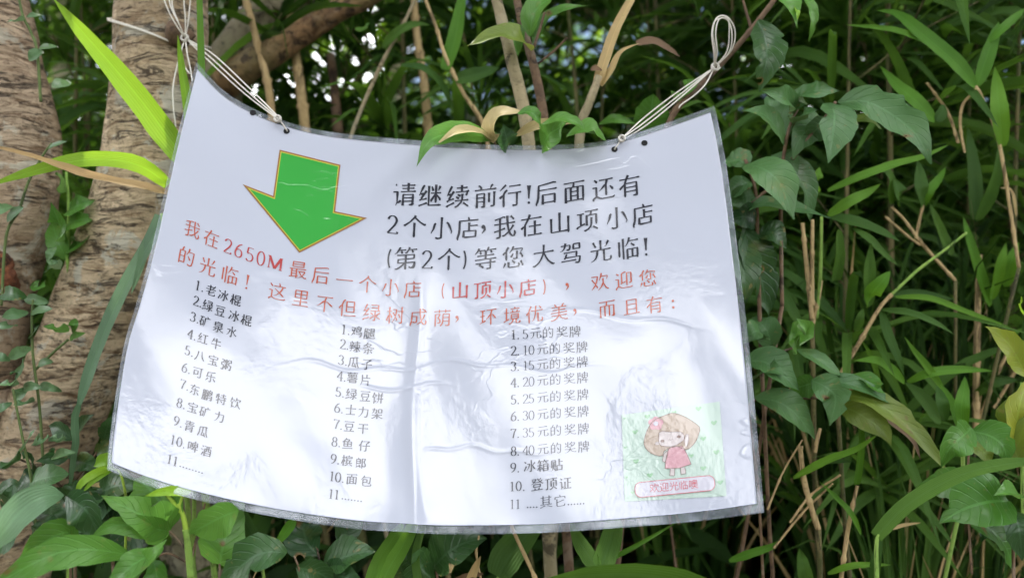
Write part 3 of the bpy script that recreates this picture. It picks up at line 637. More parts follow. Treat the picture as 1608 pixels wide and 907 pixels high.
[[60,7,41,48,37,65,39,184],[36,69,25,74,17,83,14,100],[77,24,186,24],[168,26,164,38,131,62,128,68,126,173,119,178,91,179],[65,97,190,97]],
[[67,137,188,137],[126,6,132,30],[81,57,82,31,178,32,178,52,170,59,160,56,96,63,95,136],[13,49,65,49],[39,82,29,95,15,131,15,148],[41,6,41,185],[95,94,173,94],[64,176,75,178,106,157,119,157],[39,82,48,79,53,82,64,101,63,115],[137,156,152,157,187,180],[145,94,145,136]],
[[52,7,63,24,63,35],[133,144,148,154,158,154,170,151,176,142,176,117,153,79,172,26,166,23,123,24,123,185],[29,68,90,68],[71,122,96,169],[29,163,81,146],[29,103,87,103,90,100,90,35,29,35,29,159,22,178]],
[[56,36,167,38,160,125,153,134,137,135,128,129],[46,118,112,118,112,72,46,72,46,153,50,168,55,173,72,176,162,176,179,168,183,156,176,142],[68,6,56,34,16,76]],
[[14,82,186,82],[32,26,169,26],[124,83,124,164,127,173,135,176,175,174,181,169,184,149,176,131],[70,83,67,117,57,146,42,164,17,180]],
[[20,17,39,46],[63,6,63,98],[15,82,49,65,63,62],[14,123,100,125,185,123],[99,127,119,151,137,164,176,177,195,172],[99,104,98,125,79,153,68,162,45,173,15,180],[85,48,116,26,175,27,175,36,167,52,144,72,111,88,89,93,73,87],[123,7,118,25],[106,48,124,61,133,74]],
[[153,107,153,184],[94,61,178,61],[80,139,189,139],[59,6,59,64],[27,65,80,65],[27,9,26,116,15,183],[144,6,131,11,129,18,136,37,134,85,123,105,113,114,98,123,84,123],[26,107,65,107,65,185],[129,94,178,93,177,28,94,30,94,92,129,94]],
[[117,28,187,29],[52,114,69,120,83,134,84,149],[52,114,40,119,14,161],[14,90,91,90],[38,28,95,29],[124,5,117,26,94,57],[107,107,175,107],[55,29,62,53,54,68,52,98,54,184],[50,6,41,12,38,26,17,57],[107,172,171,172,175,166,175,75,109,74,107,184],[139,30,150,58],[107,139,175,139]],
[[103,170,178,170],[103,185,103,109,107,106,178,106,178,184],[136,6,136,106],[136,50,190,50],[23,135,23,25,27,21,79,22,79,133],[51,43,51,103,47,135,33,165,15,179],[60,144,76,170,76,183]],
[[107,8,131,45,153,68,179,85,195,83],[64,145,71,159,69,176],[13,176,186,176],[22,17,79,17,82,23,74,40,49,67,24,85,9,89],[24,37,72,66,127,66,153,56,181,34],[136,143,125,175],[160,10,128,35],[49,95,145,95,148,99,148,129,144,132,51,132,49,95]],
[[73,172,190,172],[72,145,49,157,35,175],[137,92,182,92],[26,15,55,41],[137,26,137,172],[95,72,95,172],[12,73,45,74,47,157],[80,25,186,25]],
[[145,6,145,137],[55,6,55,137],[9,175,24,178,71,157,89,157],[55,102,145,102],[19,33,182,33],[13,137,187,137],[55,67,145,67],[116,158,131,158,175,178,192,177]],
[[95,5,104,37],[25,69,26,38,102,37,173,38,174,69],[53,117,93,108,142,89,159,92],[53,67,53,159,58,171,81,175,154,174,165,168,171,144]],
[[143,84,158,105],[91,73,166,73],[157,43,143,64],[126,115,125,136,112,156,102,166,71,179,55,176],[125,74,117,80,98,107],[22,131,52,131,55,128,55,26,22,24,21,155],[71,135,189,135],[99,43,112,63],[128,40,128,108],[126,138,154,167,178,178,197,174],[130,7,121,12,118,25],[80,119,80,27,116,25,177,27,177,118]]]
GLYPHS = {c: [[(s[i] / 200, s[i + 1] / 200) for i in range(0, len(s), 2)] for s in ss] for c, ss in zip(GLYPH_ORDER, GLYPH_STROKES)}
def arc(cx, cy, rx, ry, a0, a1, n=12):
    return [(cx + rx * math.cos(math.radians(a0 + (a1 - a0) * i / n)), cy + ry * math.sin(math.radians(a0 + (a1 - a0) * i / n))) for i in range(n + 1)]
# serif numerals in a unit em box, y down; drawn with a broad pen (thick uprights, thin level strokes)
DIG = {
 '0': [arc(.5, .5, .19, .36, -90, 270, 24)],
 '1': [[(.5, .14), (.5, .86)], [(.38, .22), (.5, .15)], [(.39, .86), (.61, .86)]],
 '2': [arc(.49, .32, .17, .18, -170, 20, 10) + [(.58, .52), (.32, .84)], [(.31, .84), (.70, .84), (.71, .77)]],
 '3': [arc(.47, .31, .16, .17, -160, 80, 10), arc(.47, .66, .19, .19, -80, 155, 12)],
 '4': [[(.60, .14), (.60, .86)], [(.60, .15), (.29, .62)], [(.28, .63), (.74, .63)], [(.52, .86), (.68, .86)]],
 '5': [[(.66, .15), (.38, .15)], [(.38, .15), (.35, .45)], arc(.48, .64, .19, .21, -130, 150, 12)],
 '6': [[(.64, .14), (.5, .22), (.38, .38), (.32, .58)], arc(.5, .64, .18, .21, -180, 180, 20)],
 '7': [[(.30, .24), (.31, .16), (.70, .16)], [(.69, .16), (.55, .45), (.46, .86)]],
 '8': [arc(.5, .32, .15, .17, -90, 270, 18), arc(.5, .67, .18, .19, -90, 270, 20)],
 '9': [arc(.5, .36, .18, .21, -180, 180, 20), [(.68, .40), (.64, .6), (.52, .78), (.37, .86)]],
 'M': [[(.10, .15), (.10, .85)], [(.10, .15), (.46, .83)], [(.46, .83), (.82, .15)], [(.83, .15), (.83, .85)], [(.0, .15), (.16, .15)], [(.77, .15), (.93, .15)], [(.02, .85), (.19, .85)], [(.73, .85), (.94, .85)]],
 '(': [arc(.86, .5, .34, .58, -140, -220, 10)], ')': [arc(.14, .5, .34, .58, -40, 40, 10)],
}
def resample(Q, step=.03):
    Q = np.array(Q, float); out = [Q[0]]
    for a, b in zip(Q[:-1], Q[1:]):
        n = max(1, int(np.linalg.norm(b - a) / step + .5))
        out += [a + (b - a) * i / n for i in range(1, n + 1)]
    return np.array(out)
def brush(Q, wt=1.0, pen='kai'):
    Q = np.array(Q, float); L = np.linalg.norm(np.diff(Q, axis=0), axis=1).sum()
    R = resample(Q)
    if len(R) < 3: R = resample(Q, L / 3)
    T = np.gradient(R, axis=0); T /= np.linalg.norm(T, axis=1)[:, None] + 1e-9
    for _ in range(2): T[1:-1] = (T[:-2] + T[1:-1] * 2 + T[2:]) / 4
    T /= np.linalg.norm(T, axis=1)[:, None] + 1e-9
    s = np.linspace(0, 1, len(R))
    if pen == 'num':
        w = .024 + .052 * np.abs(T[:, 1]) ** 1.4
    elif pen == 'mono': w = np.full(len(R), .06)
    else:
        w = .036 + .034 * np.abs(T[:, 1]) ** 1.3
        d = Q[-1] - Q[-2]; d = d / (np.linalg.norm(d) + 1e-9); D = Q[-1] - Q[0]
        if L < .2: w = .03 + .05 * np.sqrt(np.clip(s, 0, 1)); w[-1] *= .6
        elif d[0] < -.25 and d[1] > .25: w = w * np.where(s < .35, 1.1, 1.1 - (s - .35) / .65 * .8)
        elif D[0] > .12 and D[1] > .15 and d[0] > .4 and d[1] > .3: w = w * np.interp(s, [0, .2, .75, .9, 1], [.7, .8, 1.5, 1.2, .2])
        elif abs(d[0]) > .85: w = w * np.interp(s, [0, .12, .5, .85, .93, 1], [1.2, 1, .85, 1.1, 1.6, .8])
        else: w = w * np.interp(s, [0, .1, .5, .9, 1], [1.2, 1.15, .95, 1.1, .6])
    w = w * wt; Nn = np.stack([-T[:, 1], T[:, 0]], 1)
    return R + Nn * w[:, None] / 2, R - Nn * w[:, None] / 2
lay_k = [0]
def ribbon(mb, A, Bq, base=.00030):
    lay_k[0] = (lay_k[0] + 1) % 14; off = base + lay_k[0] * .000008
    n = len(A); Q = np.vstack([A, Bq]); V = S3(Q[:, 0], Q[:, 1], off)
    mb.add(V, [(i, i + 1, n + i + 1, n + i) for i in range(n - 1)])
def disc(mb, cx, cy, r, off=.0003, n=10):
    lay_k[0] = (lay_k[0] + 1) % 14
    a = np.linspace(0, 2 * math.pi, n, endpoint=False)
    V = S3(np.concatenate([[cx], cx + r * np.cos(a)]), np.concatenate([[cy], cy + r * np.sin(a)]), off + lay_k[0] * .000008)
    mb.add(V, [(0, 1 + (i + 1) % n, 1 + i) for i in range(n)])
def glyph(mb, ch, cx, cy, em, tx, ty, wt=1.0, pen='kai', rise=.10):
    """one character centred at (cx,cy); (tx,ty) is the local writing direction"""
    l = math.hypot(tx, ty); r = (tx / l, ty / l)
    lean = np.interp(cx, [240, 700, 1160], [-.20, -.04, .11])
    dn = (lean, 1.0); k = math.hypot(*dn); dn = (dn[0] / k, dn[1] / k)
    def mp(Q):
        gx = (Q[:, 0] - .5) * em; gy = (Q[:, 1] - .5) * em
        return np.stack([cx + gx * r[0] + gy * dn[0], cy + gx * r[1] + gy * dn[1]], 1)
    if ch in '.·': disc(mb, cx, cy, em * .055); return
    if ch in '!！':
        A, Bq = brush([(.5, .12), (.49, .66)], wt * 1.3); w0 = np.linspace(1.25, .5, len(A))[:, None]; m_ = (A + Bq) / 2
        ribbon(mb, mp(m_ + (A - m_) * w0), mp(m_ + (Bq - m_) * w0)); c = mp(np.array([[.49, .82]]))[0]; disc(mb, c[0], c[1], em * .055); return
    if ch in ',，':
        c = mp(np.array([[.42, .42]]))[0]; disc(mb, c[0], c[1], em * .085)
        A, Bq = brush([(.46, .42), (.48, .54), (.36, .70)], wt); ribbon(mb, mp(A), mp(Bq)); return
    if ch in ':：':
        for yy in (.33, .68): c = mp(np.array([[.5, yy]]))[0]; disc(mb, c[0], c[1], em * .07)
        return
    if ch in DIG:
        for st in DIG[ch]:
            if ch == 'M':
                dx, dy = st[-1][0] - st[0][0], st[-1][1] - st[0][1]
                w_ = .035 if abs(dy) < .05 else (.15 if dx > .2 else .045) if abs(dx) > .2 else (.06 if st[0][0] < .4 else .13)
                A = np.array(st); t = np.array([dx, dy]) / math.hypot(dx, dy); nn = np.array([-t[1], t[0]]) * w_ / 2
                A = resample(A, .1); ribbon(mb, mp(A + nn), mp(A - nn))
            else:
                A, Bq = brush(st, wt * (1.0 if ch not in '()' else .8), 'num'); ribbon(mb, mp(A), mp(Bq))
        return
    for st in GLYPHS[ch]:
        A, Bq = brush([(x, y - rise * (x - .5)) for x, y in st], wt, pen); ribbon(mb, mp(A), mp(Bq))
def write(mb, items, em0, em1=None, wt=1.0, pen='kai', rise=.10, bold=""):
    """items: (character, x, y) in the order they stand on the line"""
    em1 = em1 or em0; n = len(items)
    for i, (ch, x, y) in enumerate(items):
        a = items[max(0, i - 1)]; b = items[min(n - 1, i + 1)]
        tx, ty = b[1] - a[1], b[2] - a[2]
        if n == 1: tx, ty = 1, 0
        em = em0 + (em1 - em0) * i / max(1, n - 1)
        glyph(mb, ch, x, y, em, tx, ty, wt, pen, rise)
def sm(items, deg=3):
    """smooth hand-read heights along a line so that the baseline runs evenly"""
    x = np.array([i[1] for i in items]); y = np.array([i[2] for i in items])
    if len(x) < 6: return items
    c = np.polyfit((x - 650) / 300, y, deg); yy = np.polyval(c, (x - 650) / 300)
    return [(i[0], i[1], float(.75 * q + .25 * i[2])) for i, q in zip(items, yy)]

mb = MB()
L1 = list(zip("请继续前行!后面还有", [635, 675.5, 719, 762.7, 801.5, 830.8, 858, 902, 947.4, 989], [305.5, 309, 309.8, 308.5, 307.3, 305.2, 304, 301.3, 297, 292]))
L2 = list(zip("2个小店,我在山项小店", [616.4, 650.8, 693.2, 734.7, 762, 792.6, 834.7, 879, 923, 968.6, 1009.7], [352.2, 356.6, 358.6, 358, 361, 355.5, 353, 351, 347.5, 343, 337]))
L3 = list(zip("(第2个)等您大驾光临!", [609, 637.3, 670.6, 704.8, 732, 762.7, 806, 854, 896.8, 943.5, 986.5, 1014.5], [405.8, 406, 407.4, 408, 408.5, 406.5, 404, 401.5, 398.5, 394.5, 391, 387]))
write(mb, sm(L1), 39.5, 38, 1.3); write(mb, sm(L2), 39, 37.5, 1.3); write(mb, sm(L3), 39, 37, 1.2)
mb.build("headline_text", M['ink'], sign, False)

mb = MB(); mbb = MB()
R1 = list(zip("我在2650M最后一个小店(山顶小店),欢迎您",
  [302, 332, 358, 375, 392.6, 409.7, 432.9, 468, 503.4, 541, 577, 613.2, 648.4, 693.8, 722.3, 757.6, 793.4, 829, 856.5, 893, 942, 979.6, 1017.3],
  [358.5, 377, 387.5, 394, 400, 405, 411, 424, 431.6, 439.5, 447.5, 453, 456, 457, 456.5, 455, 453.4, 450, 449, 452, 443.2, 440, 436.6]))
R1s = sm(R1, 4)
write(mb, R1s[:2], 28.5, 28.5, 1.05)
alt = MB(); write(alt, R1s[2:6], 30, 30, 1.15, rise=0)
glyph(alt, 'M', R1s[6][1], R1s[6][2], 26, 1, .30)
write(mb, R1s[7:13], 30, 30, 1.05)
write(mb, R1s[13:14], 32, 32, .9); write(mbb, R1s[14:18], 30, 30, 1.35); write(mb, R1s[18:], 31, 29.5, 1.05)
R2 = list(zip("的光临!这里不但绿树成荫,环境优美,而且有:",
  [292.7, 326.2, 360.7, 388.4, 435.4, 472.3, 510, 546, 583.8, 620.7, 656.8, 694.6, 719.8, 766.8, 804.3, 839.7, 878, 905, 953.5, 991.8, 1028, 1057],
  [402.2, 420.7, 433.3, 442.5, 457.6, 468, 476, 483.5, 491, 497, 500, 500, 502, 496.5, 494, 491.7, 489, 490, 486.5, 483, 478.6, 475.8]))
write(mb, sm(R2, 4), 30, 29, 1.05)
mb.build("red_notice_text", M['red'], sign, False); mbb.build("bold_red_text", M['redbold'], sign, False); alt.build("altitude_text", M['redbold'], sign, False)

def numbered(mb, num, numpos, chars, cpos, em, numem=None, dot=True, wt=1.45):
    numem = numem or em * 1.04
    d = (cpos[-1][0] - numpos[0][0], cpos[-1][1] - numpos[0][1]) if cpos else (1, .3)
    for c, (x, y) in zip(num, numpos): glyph(mb, c, x, y, numem, d[0], d[1], wt)
    if dot:
        x, y = numpos[-1]; l = math.hypot(*d); disc(mb, x + d[0] / l * em * .40 - .02 * em, y + d[1] / l * em * .40 + em * .34, 1.15)
    for i, (c, (x, y)) in enumerate(zip(chars, cpos)):
        a = cpos[i - 1] if i else numpos[-1]; b = cpos[min(len(cpos) - 1, i + 1)]
        glyph(mb, c, x, y, em, (b[0] - a[0]), (b[1] - a[1]), wt)
def dots(mb, x0, y0, x1, y1, n):
    for i in range(n): disc(mb, x0 + (x1 - x0) * i / (n - 1), y0 + (y1 - y0) * i / (n - 1), 1.15)
mb = MB()
C1 = [("1", [(311, 448)], "老冰棍", [(331.3, 456.2), (350.6, 464), (370.3, 471.3)]),
 ("2", [(308, 472.2)], "绿豆冰棍", [(326.2, 480), (345.8, 488.5), (367.5, 496), (387.1, 503)]),
 ("3", [(303.4, 497.5)], "矿泉水", [(321.9, 505), (342.7, 513.4), (363.7, 521)]),
 ("4", [(299, 524)], "红牛", [(318.7, 531.8), (339.3, 540)]),
 ("5", [(294.7, 550)], "八宝粥", [(314, 558.5), (334.7, 565.8), (355.3, 572.5)]),
 ("6", [(290, 577)], "可乐", [(310.3, 584.6), (330.9, 591.8)]),
 ("7", [(287.3, 603)], "东鹏特饮", [(305.5, 612), (325.7, 620), (347.1, 626.6), (369.4, 632.8)]),
 ("8", [(282, 632)], "宝矿力", [(302.5, 640), (321.7, 647), (344.2, 654.4)]),
 ("9", [(277.3, 660.4)], "青瓜", [(297.5, 669), (318.4, 677)]),
 ("10", [(271.7, 690), (281.7, 693.5)], "啤酒", [(302.9, 701), (323.7, 708)])]
for n_, np_, ch, cp in C1: numbered(mb, n_, np_, ch, cp, 18.5, 20)
numbered(mb, "11", [(266.5, 720), (275.7, 723.5)], "", [], 18.5, 20, False); dots(mb, 283, 731.5, 317.4, 742, 8)
mb.build("drinks_list_text", M['ink'], sign, False)
mb = MB()
C2 = [("1", [(540.2, 517)], "鸡腿", [(560.2, 520.5), (580.2, 523.5)]), ("2", [(538.4, 540)], "辣条", [(557.2, 544), (578.5, 547.1)]),
 ("3", [(536, 565)], "瓜子", [(555.2, 568.6), (576, 572)]), ("4", [(534, 590)], "薯片", [(553.4, 593), (574.2, 596.7)]),
 ("5", [(531.4, 615)], "绿豆饼", [(551.7, 618.5), (573.5, 622), (593.5, 625)]), ("6", [(529.7, 640)], "士力架", [(550.9, 643.5), (570.7, 646.7), (592.2, 649.4)]),
 ("7", [(528.4, 665.5)], "豆干", [(548.4, 669.3), (570.2, 673)]), ("8", [(525.5, 693)], "鱼仔", [(546, 696.5), (572.5, 700)]),
 ("9", [(523.8, 719.8)], "槟郎", [(545, 723), (566.5, 726.8)]), ("10", [(521.5, 747), (531, 748.7)], "面包", [(552.5, 751.7), (575, 755)])]
for n_, np_, ch, cp in C2: numbered(mb, n_, np_, ch, cp, 19, 20.5)
numbered(mb, "11", [(520, 774.8), (529, 776)], "", [], 19, 20, False); dots(mb, 537.5, 782.3, 567, 786.5, 7)
mb.build("snacks_list_text", M['inkgrey'], sign, False)
mb = MB()
rows = [("1", "5", 525, -4), ("2", "10", 550.4, -5), ("3", "15", 574.6, -6), ("4", "20", 600.4, -7), ("5", "25", 627, -7), ("6", "30", 653.3, -7), ("7", "35", 680, -6.5), ("8", "40", 707.6, -6)]
for i, (n_, num, y, dy) in enumerate(rows):
    x0 = 806.5; sl = dy / 108
    numbered(mb, n_, [(x0, y)], "", [(x0 + 100, y + dy)], 19, 20)
    xs_ = [825] if len(num) == 1 else [825.3, 834.6]
    for c, x in zip(num, xs_): glyph(mb, c, x, y + sl * (x - x0), 20, 1, sl)
    sh = 0 if i else -10.5
    for c, x in zip("元的奖牌", (851.8 + i * .12, 871 + i * .3, 893 + i * .35, 913.5 + i * .45)): glyph(mb, c, x + sh, y + sl * (x - x0) - .5, 19.5, 1, sl * .7)
numbered(mb, "9", [(806, 733.5)], "冰箱贴", [(832, 731.5), (852.8, 730.8), (874.5, 729.8)], 20.5, 20)
numbered(mb, "10", [(804.5, 763), (814.5, 762.5)], "登顶证", [(843.3, 760.5), (865.3, 759.4), (887.8, 758.5)], 21, 20)
for x in (804.5, 813.5): glyph(mb, "1", x, 791 - (x - 804) * .03, 20, 1, -.03)
dots(mb, 828.5, 796, 842.8, 795.5, 4); glyph(mb, "其", 857.5, 787.6, 21, 1, -.04); glyph(mb, "它", 879.5, 786, 21, 1, -.04); dots(mb, 892.5, 791.5, 916.5, 790, 6)
mb.build("medals_list_text", M['inkgrey'], sign, False)

def poly(mb, pts, off, edge=14):
    """fills an outline given on the sheet, fine enough to follow its bend"""
    tri = [[Vector((x, y, 0)) for x, y in pts]]
    T = [[(pts[i][0], pts[i][1]) for i in t] for t in tessellate_polygon(tri)]
    out = []
    while T:
        a, b, c = T.pop(); e = [(math.dist(a, b), 0), (math.dist(b, c), 1), (math.dist(c, a), 2)]; m_, k = max(e)
        if m_ <= edge: out.append((a, b, c)); continue
        p = [a, b, c]; q, r_, s_ = p[k], p[(k + 1) % 3], p[(k + 2) % 3]; h = ((q[0] + r_[0]) / 2, (q[1] + r_[1]) / 2)
        T += [(q, h, s_), (h, r_, s_)]
    Q = np.array(out).reshape(-1, 2); key = {}; idx = []; V = []
    for x, y in Q:
        kk = (round(x, 3), round(y, 3))
        if kk not in key: key[kk] = len(V); V.append((x, y))
        idx.append(key[kk])
    V = np.array(V); F = []
    for i in range(0, len(idx), 3):
        a, b, c = idx[i:i + 3]; A, B_, C_ = V[a], V[b], V[c]
        cr = (B_[0] - A[0]) * (C_[1] - A[1]) - (B_[1] - A[1]) * (C_[0] - A[0])
        F.append((a, c, b) if cr > 0 else (a, b, c))
    mb.add(S3(V[:, 0], V[:, 1], off), F)
def stroke(mb, pts, w, off, closed=False):
    Q = np.array(pts + ([pts[0]] if closed else []), float); R = resample(Q, 4.0)
    T = np.gradient(R, axis=0); T /= np.linalg.norm(T, axis=1)[:, None] + 1e-9
    Nn = np.stack([-T[:, 1], T[:, 0]], 1) * w / 2; n = len(R); W = np.vstack([R + Nn, R - Nn])
    mb.add(S3(W[:, 0], W[:, 1], off), [(i, i + 1, n + i + 1, n + i) for i in range(n - 1)])
ARW = [(439, 235), (534.7, 258.8), (526.4, 331.6), (576.5, 342.1), (470, 396.7), (381, 289), (428.8, 307.6)]
cxa, cya = 477, 312
def inset(pts, k):
    out = []; n = len(pts)
    for i in range(n):
        a, b, c = np.array(pts[i - 1]), np.array(pts[i]), np.array(pts[(i + 1) % n])
        d1 = (b - a) / np.linalg.norm(b - a); d2 = (c - b) / np.linalg.norm(c - b)
        n1 = np.array([-d1[1], d1[0]]); n2 = np.array([-d2[1], d2[0]]); m_ = n1 + n2; m_ /= (1 + np.dot(n1, n2)) + 1e-6
        out.append(tuple(b + m_ * k))
    return out
mb = MB(); poly(mb, ARW, .00030); ar = mb.build("arrow", M['arrowedge'], sign, False)
mb = MB(); poly(mb, inset(ARW, 2.3), .00042); mb.build("yellow_inline", M['arrowyellow'], ar, False)
mb = MB(); poly(mb, inset(ARW, 3.6), .00054); mb.build("green_fill", M['arrowgreen'], ar, False)

# greeting card picture printed at the lower right
def K(x, y): return (960 + x / 5.04, 620 + y / 5.04)
mb = MB(); poly(mb, [(976, 651), (1130, 630), (1141, 778), (981, 787)], .00030); pic = mb.build("greeting_picture", M['mint'], sign, False)
mb = MB()
for hx, hy, s in [(104, 185, 20), (285, 170, 44), (690, 108, 48), (812, 220, 48), (188, 293, 46), (112, 415, 22), (728, 345, 46), (832, 452, 50), (196, 525, 48), (632, 480, 40), (728, 580, 48), (305, 635, 50), (122, 650, 22), (862, 690, 46), (170, 770, 34), (495, 140, 40)]:
    pt = [(0, .38), (-.30, .12), (-.48, -.12), (-.42, -.32), (-.22, -.38), (0, -.22), (.22, -.38), (.42, -.32), (.48, -.12), (.30, .12)]
    poly(mb, [K(hx + x * s * 1.05, hy + y * s * 1.05 - .12 * x * s) for x, y in pt], .00042)
mb.build("heart_pattern", M['heart'], pic, False)
def blobp(pts, n=40):
    return [tuple(q[:2]) for q in spline([(x, y, 0) for x, y in pts] + [(pts[0][0], pts[0][1], 0)], n)[:-1]]
HAIR = blobp([(410, 165), (480, 142), (560, 160), (640, 205), (700, 255), (690, 310), (665, 370), (610, 425), (560, 420), (500, 400), (420, 440), (400, 480), (340, 470), (290, 440), (258, 385), (275, 300), (310, 230), (350, 190)])
HEAD = blobp([(375, 300), (400, 283), (470, 290), (550, 290), (578, 330), (560, 365), (500, 400), (430, 405), (380, 385)])
DRESS = [(452, 425), (475, 412), (520, 405), (560, 400), (575, 420), (605, 480), (632, 545), (540, 575), (425, 580), (430, 520), (440, 470)]
def fill(name, mat, plist, off):
    b_ = MB()
    for p_ in plist: poly(b_, [K(x, y) for x, y in p_], off)
    return b_.build(name, M[mat], pic, False)
fill("hair", 'hair', [HAIR], .00050)
fill("face", 'skin', [HEAD, blobp([(585, 400), (578, 350), (590, 308), (612, 312), (612, 360), (600, 405)], 20), blobp([(405, 520), (412, 470), (440, 440), (445, 470), (425, 530)], 20), [(468, 580), (500, 578), (500, 636), (462, 634)], [(548, 575), (582, 570), (590, 618), (552, 626)], blobp([(345, 380), (358, 368), (380, 372), (380, 390), (355, 393)], 14)], .00060)
fill("dress", 'pink', [DRESS], .00068)
fl = []
for k in range(5):
    a = k * 1.2566 - .3; fl.append(arc(352 + 34 * math.cos(a), 224 + 30 * math.sin(a), 28, 26, 0, 345, 12))
fill("hair_flower", 'pink', fl[:3] + [fl[3], fl[4]], .00074)
fill("flower_centre", 'white', [arc(352, 224, 20, 18, 0, 345, 14)], .00082)
b_ = MB()
for o_, w_ in ((HAIR, 1), (HEAD, .8), (DRESS, .9)): stroke(b_, [K(x, y) for x, y in o_], w_, .00078, True)
for ex, ey in ((404, 362), (534, 328)): poly(b_, [K(x, y) for x, y in arc(ex, ey, 15, 12, 0, 345, 12)], .00080)
stroke(b_, [K(458, 348), K(470, 357), K(484, 346)], .6, .00080)
for q_ in ([(468, 580), (462, 634), (500, 636), (500, 578)], [(548, 575), (552, 626), (590, 618), (582, 570)], [(405, 520), (412, 470), (440, 440)], [(405, 520), (425, 532), (445, 470)], [(585, 400), (578, 350), (590, 308), (612, 312), (612, 360), (600, 405)]):
    stroke(b_, [K(x, y) for x, y in q_], .8, .00084)
b_.build("outline", M['line'], pic, False)
def pill(x0, y0, x1, y1, h, r):
    """rounded caption box along the line x0,y0 to x1,y1"""
    d = np.array([x1 - x0, y1 - y0], float); l = np.linalg.norm(d); d /= l; n_ = np.array([-d[1], d[0]]); out = []
    for (sx, sy, a0) in ((l - r, h / 2 - r, 0), (r, h / 2 - r, 90), (r, -h / 2 + r, 180), (l - r, -h / 2 + r, 270)):
        for a in range(a0, a0 + 91, 15):
            q = (sx + r * math.cos(math.radians(a)), sy + r * math.sin(math.radians(a))); out.append(tuple(np.array([x0, y0]) + d * q[0] + n_ * q[1]))
    return out
pl = pill(188, 752, 818, 690, 118, 48)
b_ = MB(); poly(b_, [K(x, y) for x, y in pl], .00088); cap = b_.build("caption_box", M['white'], pic, False)
b_ = MB(); stroke(b_, [K(x, y) for x, y in pl], 1.0, .00096, True)
for i, c_ in enumerate("欢迎光临噢"):
    x, y = K(340 + i * 76.5, 732 - i * 7.4); glyph(b_, c_, x, y, 15.5, 1, -.10, 1.0, 'mono', 0)
# the caption ink must lie above its box
for a_ in b_.v[1:]: a_ -= np.array([0, .00075, 0])
b_.build("caption_text", M['pinkdeep'], pic, False)

# punched holes
for hx, hy in ((397, 177), (450, 206), (965, 234.5), (1012, 224.5)):
    b_ = MB(); a = np.linspace(0, 2 * math.pi, 18, endpoint=False)
    q = [(hx + 5.0 * math.cos(t), hy + 4.4 * math.sin(t)) for t in a]; poly(b_, q, .00034); b_.build("punched_hole", M['holedark'], sign, False)

# ------------------------------------------------------------------ cords
def cord(mb, pts, r=.00058, n=40): tube(mb, pts, [r, r], n, 8)
def knot(mb, c, s):
    for k in range(3):
        ax = [Vector((1, .2, .3)), Vector((.2, .4, 1)), Vector((.7, -.3, -.7))][k].normalized(); b = ax.cross(Vector((0, 1, .1))).normalized()
        tube(mb, [c + (ax * math.cos(t) + b * math.sin(t)) * s + Vector((0, -.001 - .0006 * k, 0)) for t in np.linspace(0, 5.9, 9)], [.0009, .0009], 26, 7)
# left
dk = D2 - .052
kn = P(291, 60, dk)
rt = empty("cord", kn, "white cotton cord knotted round the pale trunk, looped above the sign's left corner", "cord", None)
b_ = MB(); ctr = Vector(P(252, 62, D2))
def around(a0, a1, dz0, dz1, r=.0455):
    return [ctr + Vector((r * math.sin(a), -r * math.cos(a), dz0 + (dz1 - dz0) * i / 11)) for i, a in enumerate(np.linspace(a0, a1, 12))]
zk = kn.z - ctr.z
for o in (0, .0021): cord(b_, around(math.radians(40), math.radians(-125), zk - o * .3, .030 - o), n=40)
cord(b_, around(math.radians(42), math.radians(150), zk, .003), n=24)
for o in (0, .0021): cord(b_, around(math.radians(-125), math.radians(-215), .030 - o, .006 - o), n=24)
wrap = b_.build("trunk_loop", M['cord'], rt)
b_ = MB()
he = P(437, 187, float(sdepth(437, 187)) - .002); hh = P(450, 204, float(sdepth(450, 206)) - .002)
for k, (dx, dy) in enumerate(((0, 0), (4, -5), (-3, 5))):
    cord(b_, [kn, P(330 + dx, 90 + dy, .70), P(382 + dx, 138 + dy, .675), P(428 + dx * .4, 178 + dy * .4, .640), he], n=40)
cord(b_, [he, P(444, 195, float(sdepth(444, 195)) - .0025), hh, P(451, 207, float(sdepth(450, 206)) + .002)], n=12)
knot(b_, he, .0022)
b_.build("hanging_strand", M['cord'], rt)
b_ = MB()
cord(b_, [kn, P(277, 40, dk - .008), P(264, 16, dk - .012), P(256, -12, dk - .01), P(262, -40, dk), P(276, -20, dk), P(270, 5, dk - .006), P(280, 35, dk - .004), kn])
cord(b_, [kn, P(281, 38, dk - .012), P(268, 10, dk - .014), P(263, -20, dk - .01)])
cord(b_, [kn, P(291, 30, dk - .008), P(289, 0, dk - .012), P(293, -30, dk - .01), P(299, -10, dk - .006), P(296, 30, dk - .004), kn])
cord(b_, [kn, P(279, 100, dk - .003), P(272, 135, dk - .008), P(272, 165, dk - .01), P(276, 200, dk - .008)])
cord(b_, [kn, P(294, 85, dk - .006), P(299, 108, dk - .01), P(302, 128, dk - .03)])
cord(b_, [kn, P(285, 80, dk - .004), P(287, 100, dk - .008), P(298, 116, dk - .02)])
knot(b_, kn, .003)
b_.build("bow_loop", M['cord'], rt)
